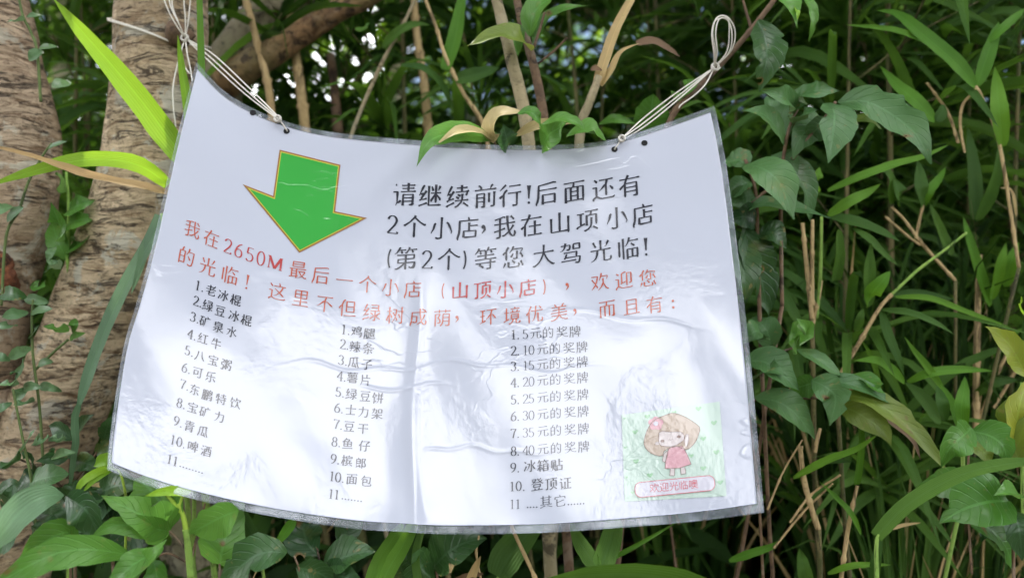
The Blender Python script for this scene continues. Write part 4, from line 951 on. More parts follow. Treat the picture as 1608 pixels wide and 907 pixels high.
# right
kn = P(1122, 106, .655)
rt = empty("cord", kn, "white cotton cord tied in long loops to the thin branch above the sign's right side", "cord", None)
b_ = MB()
he = P(976, 218, float(sdepth(976, 218)) - .002); hh = P(966, 233, float(sdepth(966, 233)) - .002)
cord(b_, [kn, P(1066, 150, .645), P(1015, 190, .635), he]); cord(b_, [kn, P(1070, 152, .643), P(1020, 193, .632), P(980, 219, .622)])
cord(b_, [kn, P(1062, 146, .648), P(1010, 186, .637), he])
cord(b_, [he, P(971, 226, float(sdepth(971, 226)) - .0022), hh, P(965, 236, float(sdepth(966, 233)) + .002)], n=12)
cord(b_, [kn, P(1108, 132, .645), P(1090, 150, .64), P(1070, 164, .637), P(1066, 170, .636)]); knot(b_, he, .0022)
b_.build("hanging_strand", M['cord'], rt)
b_ = MB()
for dx, dy, w_ in ((0, 0, 1), (3, 3, .72), (-2, 4, .85)):
    cord(b_, [kn, P(1123 + dx, 78 + dy, .645), P(1119 + dx + 6 * (1 - w_), 50 + dy, .64), P(1126 + dx, 28 + dy, .64), P(1142 + dx * .3, 27 + dy, .642), P(1122 + 32 * w_, 48 + dy, .645), P(1122 + 27 * w_, 78 + dy, .65), kn], n=60)
cord(b_, [kn, P(1118, 104, .65), P(1126, 110, .648), P(1131, 106, .65)], n=14)
knot(b_, kn, .0028)
b_.build("bow_loop", M['cord'], rt)

# ------------------------------------------------------------------ plants one can tell apart
def plant(name, label, cat, depth, stems, leaves, group=None, root=None, part='leaf'):
    """stems: (material, radius in photo px, pixel path[, to_ground]); leaves: (profile, material, width px, path[, options])
    paths hold (px, py) or (px, py, depth)"""
    def pt(q, d): return P(q[0], q[1], q[2] if len(q) > 2 else d)
    if root is None:
        src = (stems[0][2][0] if stems else leaves[0][3][0]); b = pt(src, depth); lx = rng.choice((-1, 1)) * rng.uniform(.03, .12); ly = rng.uniform(.03, .10); root = (b.x + lx, b.y + ly, ground_z(b.x + lx, b.y + ly))
    rt = empty(name, root, label, cat, group)
    for s in stems:
        mt, r, path = s[0], s[1], s[2]
        pts = [pt(q, depth) for q in path]; rr = r * depth / FPX
        if len(s) > 3 and s[3]:
            a = pts[0]; pts = [Vector((root[0], root[1], root[2] - .01)), Vector(((root[0] + 2 * a.x) / 3, (root[1] + a.y) / 2 + .004, (root[2] + a.z) / 2))] + pts
            b_ = MB(); tube(b_, pts[:3], [rr * 1.1, rr], 14, 10, .03, 120); b_.build("stem_base", M[{'cane': 'culm'}.get(mt, mt)], rt); pts = pts[2:]  # lower cane swaps to the dark culm colour to look shaded
        b_ = MB(); tube(b_, pts, [rr, rr, rr * .8], max(60 if mt == 'cane' else 14, 7 * len(pts)), 10, .03, 120, nodes=.045 if mt == 'cane' else 0); b_.build("stem", M[mt], rt)
    for lf in leaves:
        prof, mt, w, path = lf[:4]; op = lf[4] if len(lf) > 4 else {}
        dd = op.get('dd', rng.uniform(-.035, .02)); d0 = op.get('d', depth)
        n = len(path); pts = [pt(q, d0 + dd * i / (n - 1) + op.get('arch', 0 if lf[0] in ('strap', 'grass') else rng.uniform(-.012, -.002)) * math.sin(math.pi * i / (n - 1))) for i, q in enumerate(path)]
        wd = w * d0 / FPX
        tilt = op.get('tilt', rng.uniform(-.45, .45))
        wd = wd / max(.45, math.cos(tilt if np.isscalar(tilt) else 0))
        narrow = prof in ('blade', 'grass', 'strap')
        b_ = MB(); V, F, UV = leaf_arrays([list(p) for p in pts], wd, prof, tilt, op.get('fold', rng.uniform(.25, .45) if not narrow else .25), op.get('n', 17),
                                        op.get('wav', .012 if narrow else .03), bites=op.get('bites', tuple((rng.uniform(.3, .9), rng.choice((-1, 1)), rng.uniform(.15, .5)) for _ in range(rng.choice((0, 0, 1, 2)))) if mt in ('gloss', 'green', 'dark', 'olive') else ()), asym=op.get('asym', rng.uniform(-.06, .06)))
        b_.add(V, F, UV); o = b_.build(part, M[mt], rt)
        if op.get('label'): o["label"] = op["label"]
    return rt

# --- left edge -------------------------------------------------------------------
plant("grass_plant", "bright yellow green grass blade slanting from the top left down to the sign", "grass blade", .66,
  [('greenstem', 4, [(292, 420), (290, 260)], True)],
  [('grass', 'sunblade', 39, [(296, 258), (262, 212), (222, 158), (178, 105), (140, 62), (112, 30), (84, -2)], dict(dd=-.03, tilt=.15, fold=.3))])
plant("grass_plant", "two upright narrow green blades crossing the cord beside the pale trunk", "grass blade", .655,
  [('greenstem', 3, [(305, 420), (310, 240)], True)],
  [('strap', 'brightblade', 12, [(319, 235), (318, 150), (316, 70), (313, -30)], dict(dd=0, tilt=.1)), ('grass', 'sunblade', 16, [(302, 235), (295, 165), (286, 110), (279, 55)], dict(dd=0, tilt=-.2))])
plant("grass_plant", "arching lime blade with a torn dry brown blade crossing it, left of the sign", "grass blade", .645,
  [('greenstem', 4, [(275, 420), (270, 305)], True)],
  [('grass', 'sunblade', 24, [(264, 290), (235, 268), (205, 255), (160, 250), (110, 254), (55, 268), (-20, 292)], dict(dd=-.05, tilt=.35, fold=.2)),
   ('grass', 'drytip', 16, [(262, 303), (225, 293), (180, 285), (130, 273), (85, 257), (40, 243), (-25, 226)], dict(dd=-.055, tilt=-.3, fold=.4, wav=.06, d=.64, label="torn dry brown blade"))])
plant("grass_plant", "long grey green blade hanging down the trunk with a shrivelled pale tip", "grass blade", .63,
  [('greenstem', 4, [(262, 420), (255, 335)], True)],
  [('strap', 'greyblade', 21, [(252, 338), (238, 375), (215, 415), (190, 462), (168, 510), (150, 556), (136, 598), (124, 636)], dict(dd=-.03, tilt=.1, fold=.2)),
   ('grass', 'greyblade', 10, [(124, 634), (118, 652), (117, 672), (119, 690), (116, 712), (112, 745), (108, 776)], dict(d=.60, dd=0, tilt=.5, wav=.05)),
   ('grass', 'greyblade', 14, [(246, 350), (230, 385), (220, 420), (206, 462)], dict(dd=-.015, tilt=.3))])

def vine(label, depth, stem, leaves, group=None, r=2.2):
    return plant("creeper", label, "creeper", depth, [('vinestem', r, stem)], [('oval', m_, w, p_, dict(op)) for (m_, w, p_, op) in leaves], group, root=tuple(P(*stem[0], depth) if len(stem[0]) == 2 else P(*stem[0])))
def small(c, l, w, ang, m_='vine', **op):
    """little leaf centred at c, length l px, pointing along ang degrees (0 right, 90 up)"""
    a = math.radians(ang); dx, dy = math.cos(a) * l / 2, -math.sin(a) * l / 2
    return (m_, w, [(c[0] - dx, c[1] - dy), (c[0], c[1] - 1.5), (c[0] + dx, c[1] + dy)], op)
vine("small leaved creeper climbing the reddish trunk at the top left corner", .69,
  [(64, 160), (58, 80), (48, 50), (36, 25), (28, -10)],
  [small((24, 34), 26, 15, 185), small((55, 26), 27, 11, 5), small((76, 75), 30, 10, 5), small((56, 88), 26, 19, 220), small((96, 133), 30, 14, 0), small((98, 134), 28, 14, 190)])
vine("creeper with silvery leaves hanging over the left trunk below the dry blade", .66,
  [(2, 480), (10, 370), (30, 330), (45, 285), (70, 240), (82, 225)],
  [small((4, 330), 34, 20, 200), small((24, 336), 34, 19, 40), small((90, 228), 32, 10, 20), small((84, 415), 27, 18, 150), small((80, 398), 24, 14, 60)])
vine("leafy creeper with paired round leaves in front of the pale trunk base", .625,
  [(70, 760), (62, 640), (52, 560), (50, 500), (52, 470)],
  [small((20, 463), 44, 24, 170, 'dark'), small((58, 472), 38, 17, 170), small((24, 494), 42, 21, 190), small((66, 488), 34, 16, 10), small((10, 512), 34, 13, 180), small((55, 520), 24, 14, 60, 'dark'),
   small((32, 554), 42, 18, 25), small((2, 563), 30, 16, 170), small((30, 585), 30, 28, 250, 'dark'), small((14, 603), 32, 13, 180), small((52, 608), 30, 15, 0), small((80, 610), 36, 15, -15), small((32, 619), 26, 20, 230), small((37, 633), 34, 18, 190), small((4, 642), 36, 20, 215)])
vine("bright sprig of young creeper leaves pointing right on the pale trunk", .645,
  [(55, 580), (62, 574), (85, 552), (107, 533)],
  [small((88, 516), 42, 17, 170, 'brightbroad' if 'brightbroad' in M else 'green'), small((116, 512), 24, 13, 85, 'green'), small((122, 527), 26, 13, 20, 'green'), small((72, 570), 24, 14, 10)])
vine("dull creeper leaves hanging in the shade at the foot of the pale trunk", .60,
  [(60, 880), (50, 760), (38, 700), (28, 650), (20, 610)],
  [small((45, 690), 36, 19, 60), small((64, 692), 28, 20, 200), small((90, 690), 28, 15, 0), small((101, 713), 36, 19, 10), small((78, 750), 62, 40, 12, 'gloss'), small((14, 782), 44, 30, 75, 'dark'), small((20, 822), 36, 24, 60, 'dark'), small((57, 832), 30, 22, 250, 'dark'), small((100, 800), 44, 30, 120, 'dark'), small((112, 770), 40, 26, 60, 'dark')])
plant("creeper", "broad pale green leaf full of holes between the two left trunks", "creeper", .725,
  [('greenstem', 2.5, [(112, 460), (106, 405), (108, 330), (104, 270)], True)],
  [('broad', 'green', 40, [(106, 330), (124, 322), (150, 314)], dict(tilt=.1)), ('broad', 'green', 42, [(106, 350), (125, 345), (150, 340)], dict(tilt=.1)), ('broad', 'green', 36, [(104, 378), (94, 352), (80, 318)], dict(tilt=.1)), ('broad', 'green', 34, [(106, 410), (92, 380), (80, 345)], {}), ('broad', 'green', 38, [(108, 395), (124, 382), (142, 372)], {}), ('oval', 'green', 26, [(104, 300), (98, 285), (90, 270)], {}),
   ('oval', 'green', 22, [(68, 448), (60, 450), (50, 445)], {}), ('oval', 'vine', 20, [(74, 425), (84, 416), (97, 410)], {})])

# --- bottom left -------------------------------------------------------------------
plant("shrub", "shrub with a forked bright lime stem and three pointed green leaves, bottom left", "shrub", .535,
  [('greenstem', 6, [(300, 905), (296, 858), (291, 830)], True), ('limestem', 4.2, [(296, 860), (289, 815), (280, 790)]), ('limestem', 3, [(283, 803), (268, 783), (250, 766)]), ('limestem', 2.5, [(282, 795), (286, 780), (290, 765)]),
   ('stembrown', 1.8, [(292, 862), (278, 845), (264, 831)]), ('stembrown', 1.7, [(298, 885), (262, 868), (232, 884)]), ('stembrown', 1.8, [(300, 880), (312, 830), (322, 790)]), ('stembrown', 2, [(344, 940), (345, 900), (345, 884)])],
  [('heart', 'green', 62, [(266, 833), (238, 815), (200, 797), (159, 778)], dict(tilt=-.35, dd=-.03, fold=.15, label="large pointed leaf with a notched edge")),
   ('blade', 'green', 34, [(266, 834), (225, 826), (180, 824), (144, 842)], dict(tilt=.35, dd=-.035)),
   ('broad', 'green', 70, [(262, 832), (258, 800), (236, 768), (212, 750)], dict(tilt=-.2, dd=.02)),
   ('heart', 'green', 78, [(345, 886), (350, 858), (362, 820), (384, 772)], dict(tilt=.15, dd=.02, fold=.12)),
   ('blade', 'lime', 14, [(300, 770), (262, 770), (228, 778)], dict(tilt=.5, d=.53)),
   ('broad', 'green', 44, [(375, 800), (345, 812), (315, 828), (297, 838)], dict(tilt=.75, d=.52, label="narrow edge-on leaf"))])
plant("shrub", "low plant with long glossy lance leaves pointing left at the bottom left corner", "shrub", .50,
  [('stembrown', 2.2, [(235, 950), (233, 884), (207, 868)], True)],
  [('broad', 'green', 46, [(208, 872), (150, 862), (95, 866), (40, 890), (-30, 930)], dict(tilt=.25, dd=-.04, fold=.2)),
   ('broad', 'green', 44, [(256, 857), (232, 872), (200, 893), (160, 935)], dict(tilt=-.3, dd=-.02, fold=.25)),
   ('broad', 'green', 40, [(206, 915), (222, 890), (245, 866), (262, 846)], dict(tilt=.5, dd=-.01)),
   ('broad', 'green', 36, [(240, 878), (246, 905), (240, 950)], {})])
plant("shrub", "arching plant with a pale pointed leaf at the left edge near the bottom", "shrub", .52,
  [('stembrown', 2, [(112, 930), (108, 830), (104, 778)], True)],
  [('broad', 'greyblade', 46, [(100, 776), (66, 780), (35, 800), (8, 832), (-30, 880)], dict(tilt=.3, dd=-.03)),
   ('broad', 'dark', 52, [(104, 778), (135, 800), (152, 835), (158, 880)], dict(tilt=-.3)), ('broad', 'green', 44, [(120, 860), (105, 835), (70, 850), (30, 875)], dict(tilt=.5))])
plant("creeper", "lime green lobed leaf drooping from behind the sign's lower left corner", "creeper", .56,
  [('limestem', 2, [(200, 790), (190, 745), (178, 735)], True)],
  [('broad', 'lime', 22, [(182, 722), (165, 722), (147, 732)], dict(tilt=.2)), ('blade', 'lime', 13, [(178, 732), (150, 742), (128, 758), (117, 780)], dict(tilt=.2)), ('blade', 'lime', 9, [(175, 738), (150, 752), (130, 772)], dict(tilt=.3))])
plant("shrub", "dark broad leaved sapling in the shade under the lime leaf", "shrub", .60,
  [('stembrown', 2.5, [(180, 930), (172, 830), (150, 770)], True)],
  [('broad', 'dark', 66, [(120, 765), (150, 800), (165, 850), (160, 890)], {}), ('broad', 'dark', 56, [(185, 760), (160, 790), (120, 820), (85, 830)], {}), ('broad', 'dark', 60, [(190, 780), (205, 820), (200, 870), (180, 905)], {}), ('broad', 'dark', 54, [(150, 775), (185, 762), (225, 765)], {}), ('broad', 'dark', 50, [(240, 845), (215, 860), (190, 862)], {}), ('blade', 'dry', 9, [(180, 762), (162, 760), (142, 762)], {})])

plant("shrub", "dark leafy seedling added to shade the foot of the pale trunk at the lower left", "shrub", .64,  # leaves added to darken the trunk foot
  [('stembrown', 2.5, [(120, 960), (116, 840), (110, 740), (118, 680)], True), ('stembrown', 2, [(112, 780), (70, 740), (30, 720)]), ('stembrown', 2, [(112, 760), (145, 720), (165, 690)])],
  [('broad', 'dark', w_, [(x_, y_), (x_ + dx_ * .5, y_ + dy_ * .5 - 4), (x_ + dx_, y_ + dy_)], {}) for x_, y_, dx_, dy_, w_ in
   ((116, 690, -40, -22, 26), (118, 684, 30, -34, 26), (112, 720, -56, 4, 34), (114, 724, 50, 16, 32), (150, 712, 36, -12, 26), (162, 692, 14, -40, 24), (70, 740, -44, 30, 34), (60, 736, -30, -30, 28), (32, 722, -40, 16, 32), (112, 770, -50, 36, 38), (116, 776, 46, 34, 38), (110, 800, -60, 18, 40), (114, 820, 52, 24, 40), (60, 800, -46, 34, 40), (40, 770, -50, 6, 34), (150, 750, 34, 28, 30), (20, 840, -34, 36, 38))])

# --- bottom middle -------------------------------------------------------------------
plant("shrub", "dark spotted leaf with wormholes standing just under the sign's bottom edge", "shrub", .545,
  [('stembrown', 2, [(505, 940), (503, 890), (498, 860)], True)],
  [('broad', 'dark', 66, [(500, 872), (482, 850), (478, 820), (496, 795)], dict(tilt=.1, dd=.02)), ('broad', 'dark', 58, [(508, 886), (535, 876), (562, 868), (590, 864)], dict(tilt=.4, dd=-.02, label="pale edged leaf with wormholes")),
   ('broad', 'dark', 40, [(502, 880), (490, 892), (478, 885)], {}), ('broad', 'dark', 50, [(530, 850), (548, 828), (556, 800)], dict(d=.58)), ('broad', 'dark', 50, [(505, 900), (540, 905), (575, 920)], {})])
plant("shrub", "dark veined leaf low in the frame left of the wormholed leaf", "shrub", .52,
  [('stembrown', 1.8, [(462, 960), (470, 900), (462, 872)], True)],
  [('broad', 'dark', 62, [(450, 868), (420, 866), (385, 882), (340, 930)], dict(tilt=-.2, wav=.05)), ('broad', 'dark', 44, [(465, 890), (500, 898), (525, 915)], {})])
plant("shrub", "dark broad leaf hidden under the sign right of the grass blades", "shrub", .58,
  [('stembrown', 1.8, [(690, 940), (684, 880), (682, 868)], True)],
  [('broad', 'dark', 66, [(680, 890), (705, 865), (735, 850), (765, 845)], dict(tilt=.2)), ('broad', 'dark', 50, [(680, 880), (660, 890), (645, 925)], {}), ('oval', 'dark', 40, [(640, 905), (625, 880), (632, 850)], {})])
plant("grass_plant", "broad bright grass blades rising under the sign's bottom edge, left of the wide blade", "grass clump", .55,
  [('greenstem', 4, [(590, 960), (590, 930)], True)],
  [('strap', 'brightblade', 22, [(578, 930), (592, 885), (610, 855), (632, 822)], dict(tilt=.2, dd=.03)), ('strap', 'brightblade', 25, [(590, 935), (612, 890), (633, 855), (652, 815)], dict(tilt=-.2, dd=.03)), ('strap', 'blade', 14, [(662, 935), (654, 890), (655, 860), (668, 815)], dict(tilt=.2, dd=.03))])
plant("grass_plant", "green blade shrivelling to a dry point in front of the dark veined leaf", "grass blade", .535,
  [('cane', 1, [(385, 935), (404, 893)], True)],
  [('grass', 'brightblade', 16, [(462, 815), (450, 832), (438, 848), (428, 858)], dict(tilt=.2, dd=0)), ('grass', 'dry', 6, [(432, 852), (420, 868), (405, 890)], dict(tilt=0, dd=0))])
plant("grass_plant", "dark green strap leaf dropping from the sign's edge beside the lime stem", "grass blade", .57,
  [('greenstem', 3, [(420, 950), (412, 890)], True)],
  [('strap', 'blade', 22, [(410, 868), (395, 835), (382, 810), (370, 785)], dict(tilt=.2, dd=.01))])
plant("grass_plant", "grass tuft with a thin diagonal blade below the sign's lower right part", "grass clump", .545,
  [('greenstem', 3, [(942, 950), (941, 905), (939, 892)], True)],
  [('grass', 'blade', 26, [(940, 893), (922, 868), (908, 845), (896, 815)], dict(tilt=.3, dd=.03)), ('strap', 'blade', 36, [(942, 893), (955, 860), (962, 835), (966, 810)], dict(tilt=-.2, dd=.04)),
   ('grass', 'brightblade', 9, [(905, 908), (950, 882), (1000, 856), (1065, 818)], dict(tilt=.2, dd=.04)),
   ('blade', 'blade', 40, [(1120, 925), (1030, 905), (950, 901), (840, 912)], dict(tilt=.9, d=.52, dd=-.02))])
plant("grass_plant", "wide dark green blade leaning left under the sign's middle", "grass blade", .60,
  [('greenstem', 3, [(776, 950), (782, 905)], True)],
  [('grass', 'blade', 52, [(782, 905), (800, 872), (825, 842), (860, 805)], dict(tilt=.2, dd=.02))])
plant("dry_stem", "straw coloured dry stem leaning under the middle of the sign", "dry stem", .575,
  [('cane', 3.2, [(848, 925), (832, 888), (806, 832), (795, 800)], True)], [('grass', 'dry', 7, [(705, 900), (715, 880), (740, 862)], {})])
plant("dry_stem", "pale bud on a dry twig among dead leaves under the sign", "dry stem", .57,
  [('cane', 4.5, [(703, 898), (703, 890), (702, 882)], True), ('cane', 2, [(752, 840), (748, 870), (760, 930)])], [('grass', 'dry', 16, [(730, 935), (745, 895), (755, 872)], {}), ('grass', 'brownleaf', 14, [(705, 920), (735, 905), (760, 900)], {})])

# --- top centre -------------------------------------------------------------------
plant("sapling", "tan sapling trunk whose curled leaves with beige undersides lean over the sign's top edge", "sapling", .665,
  [('stemtan', 10.5, [(842, 330), (832, 240), (822, 170), (806, 105), (790, 40), (772, -30)], True), ('stembrown', 2, [(795, 300, .66), (782, 245, .645), (776, 220, .632)])],
  [('broad', 'green', 34, [(775, 220, .63), (735, 208, .612), (700, 211, .592), (672, 224, .575), (654, 262, .566)], dict(d=.585, dd=-.02, tilt=.45, label="green leaf drooping over the paper")),
   ('broad', 'beige', 24, [(777, 222, .629), (750, 207, .61), (718, 207, .592), (684, 228, .578)], dict(d=.59, dd=-.02, tilt=-.2, label="curled leaf showing a beige underside")),
   ('broad', 'beige', 36, [(776, 224, .630), (772, 200, .62), (788, 180, .61), (822, 176, .60)], dict(d=.60, dd=-.02, tilt=.3, label="curled leaf showing a beige underside")),
   ('broad', 'green', 22, [(812, 178), (832, 176), (842, 184), (850, 200)], dict(d=.565, dd=0, tilt=.2)),
   ('broad', 'beige', 18, [(808, 214, .625), (835, 200, .615), (862, 194, .605), (900, 194, .60)], dict(d=.60, dd=-.01, tilt=-.3, label="curled leaf showing a beige underside")),
   ('broad', 'green', 24, [(850, 196), (880, 186), (905, 192), (922, 208)], dict(d=.59, dd=-.01, tilt=.2)),
   ('broad', 'green', 40, [(850, 235), (862, 212), (880, 200), (890, 192)], dict(d=.62)), ('broad', 'green', 44, [(890, 215), (915, 206), (935, 210), (952, 222)], dict(d=.62, tilt=.4)), ('broad', 'dark', 34, [(800, 236), (795, 215), (790, 195)], dict(d=.62))])
plant("sapling", "brown forked sapling stem with a yellowish leaf beside the tan trunk", "sapling", .69,
  [('stembrown', 7.5, [(866, 330), (860, 235), (850, 160), (836, 95), (820, 40), (806, -30)], True), ('stembrown', 5, [(838, 105), (828, 60), (836, 20), (842, -30)]), ('stembrown', 2.5, [(838, 75), (848, 45), (855, 20)]), ('stembrown', 2, [(845, 100), (870, 80), (890, 60)])],
  [('broad', 'olive', 46, [(834, 80), (815, 62), (785, 56), (734, 72)], dict(tilt=-.35, d=.66, dd=-.02)), ('broad', 'green', 40, [(832, 58), (838, 22), (862, 0), (900, -10)], dict(tilt=.4, d=.67)), ('broad', 'green', 30, [(838, 72), (850, 40), (880, 18), (930, 8)], dict(tilt=.5, d=.7)), ('broad', 'green', 36, [(800, 35), (806, 60), (814, 88)], dict(d=.68))])
plant("bamboo_stump", "snapped bamboo stump with a split yellow straw sheath above the sign", "bamboo stump", .67,
  [('barkstump' if 'barkstump' in M else 'stemtan', 8, [(905, 300), (912, 200), (926, 160), (941, 120)], True)],
  [('strap', 'dry', 17, [(938, 132), (950, 95), (968, 45), (1000, -15)], dict(tilt=.2, dd=0, fold=.4, label="split yellow straw sheath")), ('grass', 'dry', 12, [(944, 135), (960, 110), (975, 82), (1005, 68)], dict(tilt=.4, dd=-.01)), ('grass', 'brownleaf', 20, [(1000, 70), (1025, 66), (1050, 78), (1068, 90)], dict(tilt=.3, dd=0)), ('oval', 'brownleaf', 13, [(945, 110), (936, 108), (927, 110)], dict(tilt=.1))])
plant("shrub", "round pale green leaves standing behind the right hand cord", "shrub", .70,
  [('stembrown', 2, [(1020, 330), (1018, 240), (1020, 200)], True), ('stembrown', 1.5, [(1020, 220), (1050, 180), (1066, 158)])],
  [('oval', 'green', 54, [(1018, 205), (1022, 180), (1026, 148)], dict(tilt=.1, bites=((.9, 1, .4),))), ('oval', 'green', 36, [(1064, 160), (1076, 143), (1096, 126)], dict(tilt=.1)), ('broad', 'green', 20, [(940, 195), (970, 188), (1000, 195)], {})])
plant("branch_shoot", "thin brown shoot carrying the right hand cord, leaning out to the upper right", "shoot", .675,
  [('stembrown', 5, [(1010, 330), (1052, 190), (1100, 135), (1160, 70), (1212, 5), (1240, -40)], True), ('stembrown', 2.2, [(1180, 46), (1172, 20), (1164, -10)])],
  [('broad', 'dark', 58, [(1190, 32), (1200, 55), (1204, 90), (1192, 145)], dict(tilt=.15, d=.655, dd=-.01, label="large dark leaf hanging down")), ('broad', 'green', 56, [(1195, -28), (1215, -8), (1238, 12), (1252, 44)], dict(tilt=.4, d=.63, dd=-.02, label="leaf with a bright yellow edge")), ('broad', 'lime', 10, [(1245, 0), (1252, 20), (1250, 42)], dict(tilt=.4, d=.625, dd=-.01)), ('broad', 'green', 24, [(1252, -20), (1270, 5), (1277, 35), (1270, 66)], dict(tilt=.4, d=.65))])
GRP = "dry canes standing behind the sign's top edge"
plant("dry_stem", "straw cane crossing the grey fork at the top left", "dry cane", .90, [('cane', 6, [(432, 300), (424, 155), (402, 60), (378, -30)], True)], [])
plant("dry_stem", "upright straw cane broken off near the slanting brown branch", "dry cane", .93, [('cane', 8, [(490, 300), (478, 190), (466, 95), (456, 22)], True)], [('grass', 'dry', 12, [(458, 40), (452, 25), (460, 18)], {})])
plant("dry_stem", "reddish dark cane with a papery knot beside the straw cane", "dry cane", 1.02, [('stembrown', 8, [(540, 330), (526, 150), (519, 85)], True)], [])
plant("dry_stem", "thin bent twig leaning right across the dark gap", "twig", .85, [('stemtan', 3.2, [(530, 280), (560, 190), (602, 95), (640, 25), (665, -30)], True)], [('blade', 'blade', 14, [(600, 75), (628, 48), (655, 38), (676, 40)], {}), ('blade', 'green', 18, [(565, 50), (572, 42), (582, 36)], {})])
plant("dry_stem", "long drooping dry grass stalk above the sign's middle", "dry stalk", .83, [('cane', 3.2, [(775, 300), (760, 200), (730, 150), (700, 90), (684, 40), (668, 0)], True)], [('blade', 'blade', 16, [(630, 102), (665, 108), (695, 135), (712, 175)], {}), ('grass', 'brightblade', 26, [(700, 110), (715, 60), (722, 20), (730, -30)], dict(tilt=.3)), ('blade', 'blade', 24, [(715, 125), (745, 118), (785, 106)], {})])
plant("dry_stem", "rusty brown cane standing between the twig and the tan trunk", "dry cane", 1.0, [('cane', 7, [(680, 330), (668, 150), (655, 60), (650, 0)], True)], [])

# --- right side -------------------------------------------------------------------
plant("shrub", "shrub with large drooping grey green leaves at the upper right of the sign", "shrub", .655,
  [('stembrown', 3, [(1228, 480), (1226, 300), (1234, 225), (1244, 188), (1252, 172)], True), ('stembrown', 3, [(1244, 250), (1270, 215), (1292, 190), (1312, 160)]), ('stembrown', 2.5, [(1150, 340), (1182, 318), (1200, 302), (1228, 290)])],
  [('broad', 'gloss', 36, [(1246, 180), (1240, 160), (1224, 150), (1196, 143)], dict(tilt=.3, dd=-.02)), ('broad', 'gloss', 34, [(1250, 172), (1262, 150), (1285, 142), (1318, 143)], dict(tilt=-.2, dd=-.02)),
   ('broad', 'gloss', 42, [(1232, 230), (1218, 200), (1196, 178), (1165, 174)], dict(tilt=-.2, dd=-.02)), ('broad', 'gloss', 32, [(1245, 195), (1262, 180), (1285, 172)], dict(tilt=.5)),
   ('broad', 'gloss', 60, [(1306, 162), (1310, 182), (1308, 210), (1301, 256)], dict(tilt=.1, dd=-.03, d=.64, bites=((.45, 1, .5),), label="leaf with a bitten edge")),
   ('broad', 'gloss', 66, [(1316, 160), (1362, 160), (1415, 190), (1445, 220), (1462, 258)], dict(tilt=-.1, dd=-.03, d=.65, bites=((.33, -1, .35), (.52, -1, .5)), label="longest leaf, torn along its upper edge")),
   ('broad', 'gloss', 26, [(1320, 158), (1375, 152), (1410, 160), (1450, 182)], dict(tilt=.6, d=.67)), ('broad', 'olive', 32, [(1314, 178), (1340, 190), (1365, 190), (1384, 203)], dict(tilt=.4, d=.665)),
   ('broad', 'gloss', 44, [(1295, 190), (1275, 198), (1255, 220), (1245, 250)], dict(tilt=.3, d=.67)), ('broad', 'gloss', 34, [(1300, 192), (1280, 205), (1262, 225)], dict(tilt=.5)),
   ('broad', 'gloss', 64, [(1172, 258), (1200, 266), (1226, 290), (1247, 345)], dict(tilt=0, dd=-.035, d=.64, label="front leaf with a pale rim")), ('broad', 'gloss', 52, [(1230, 235), (1250, 270), (1265, 300), (1272, 348)], dict(tilt=.3, d=.665)),
   ('broad', 'gloss', 42, [(1212, 243), (1236, 255), (1255, 275)], dict(tilt=.3, d=.67)), ('broad', 'gloss', 34, [(1160, 335), (1190, 322), (1235, 326), (1305, 342)], dict(tilt=.5, d=.66)), ('broad', 'gloss', 50, [(1238, 215), (1222, 190), (1210, 165), (1205, 150)], dict(d=.69))])
plant("shrub", "small leaved bush close against the sign's right edge", "shrub", .66,
  [('stembrown', 3.2, [(1195, 560), (1190, 400), (1188, 320), (1182, 280), (1170, 250)], True)],
  [('broad', 'gloss', 40, [(1176, 262), (1160, 252), (1135, 255)], {}), ('broad', 'gloss', 36, [(1178, 285), (1165, 290), (1140, 310)], {}), ('broad', 'gloss', 34, [(1184, 305), (1165, 310), (1142, 322)], {}), ('broad', 'dark', 40, [(1188, 345), (1168, 340), (1145, 345)], {}),
   ('broad', 'dark', 64, [(1168, 352), (1182, 395), (1196, 440), (1208, 500)], dict(tilt=.2, wav=.05)), ('broad', 'dark', 54, [(1150, 360), (1162, 400), (1170, 440), (1172, 475)], {}), ('broad', 'dark', 40, [(1190, 370), (1215, 365), (1235, 390)], {}),
   ('broad', 'gloss', 42, [(1212, 548), (1205, 520), (1192, 505), (1188, 495)], dict(tilt=.2)), ('broad', 'gloss', 38, [(1200, 525), (1185, 520), (1165, 540)], {})])
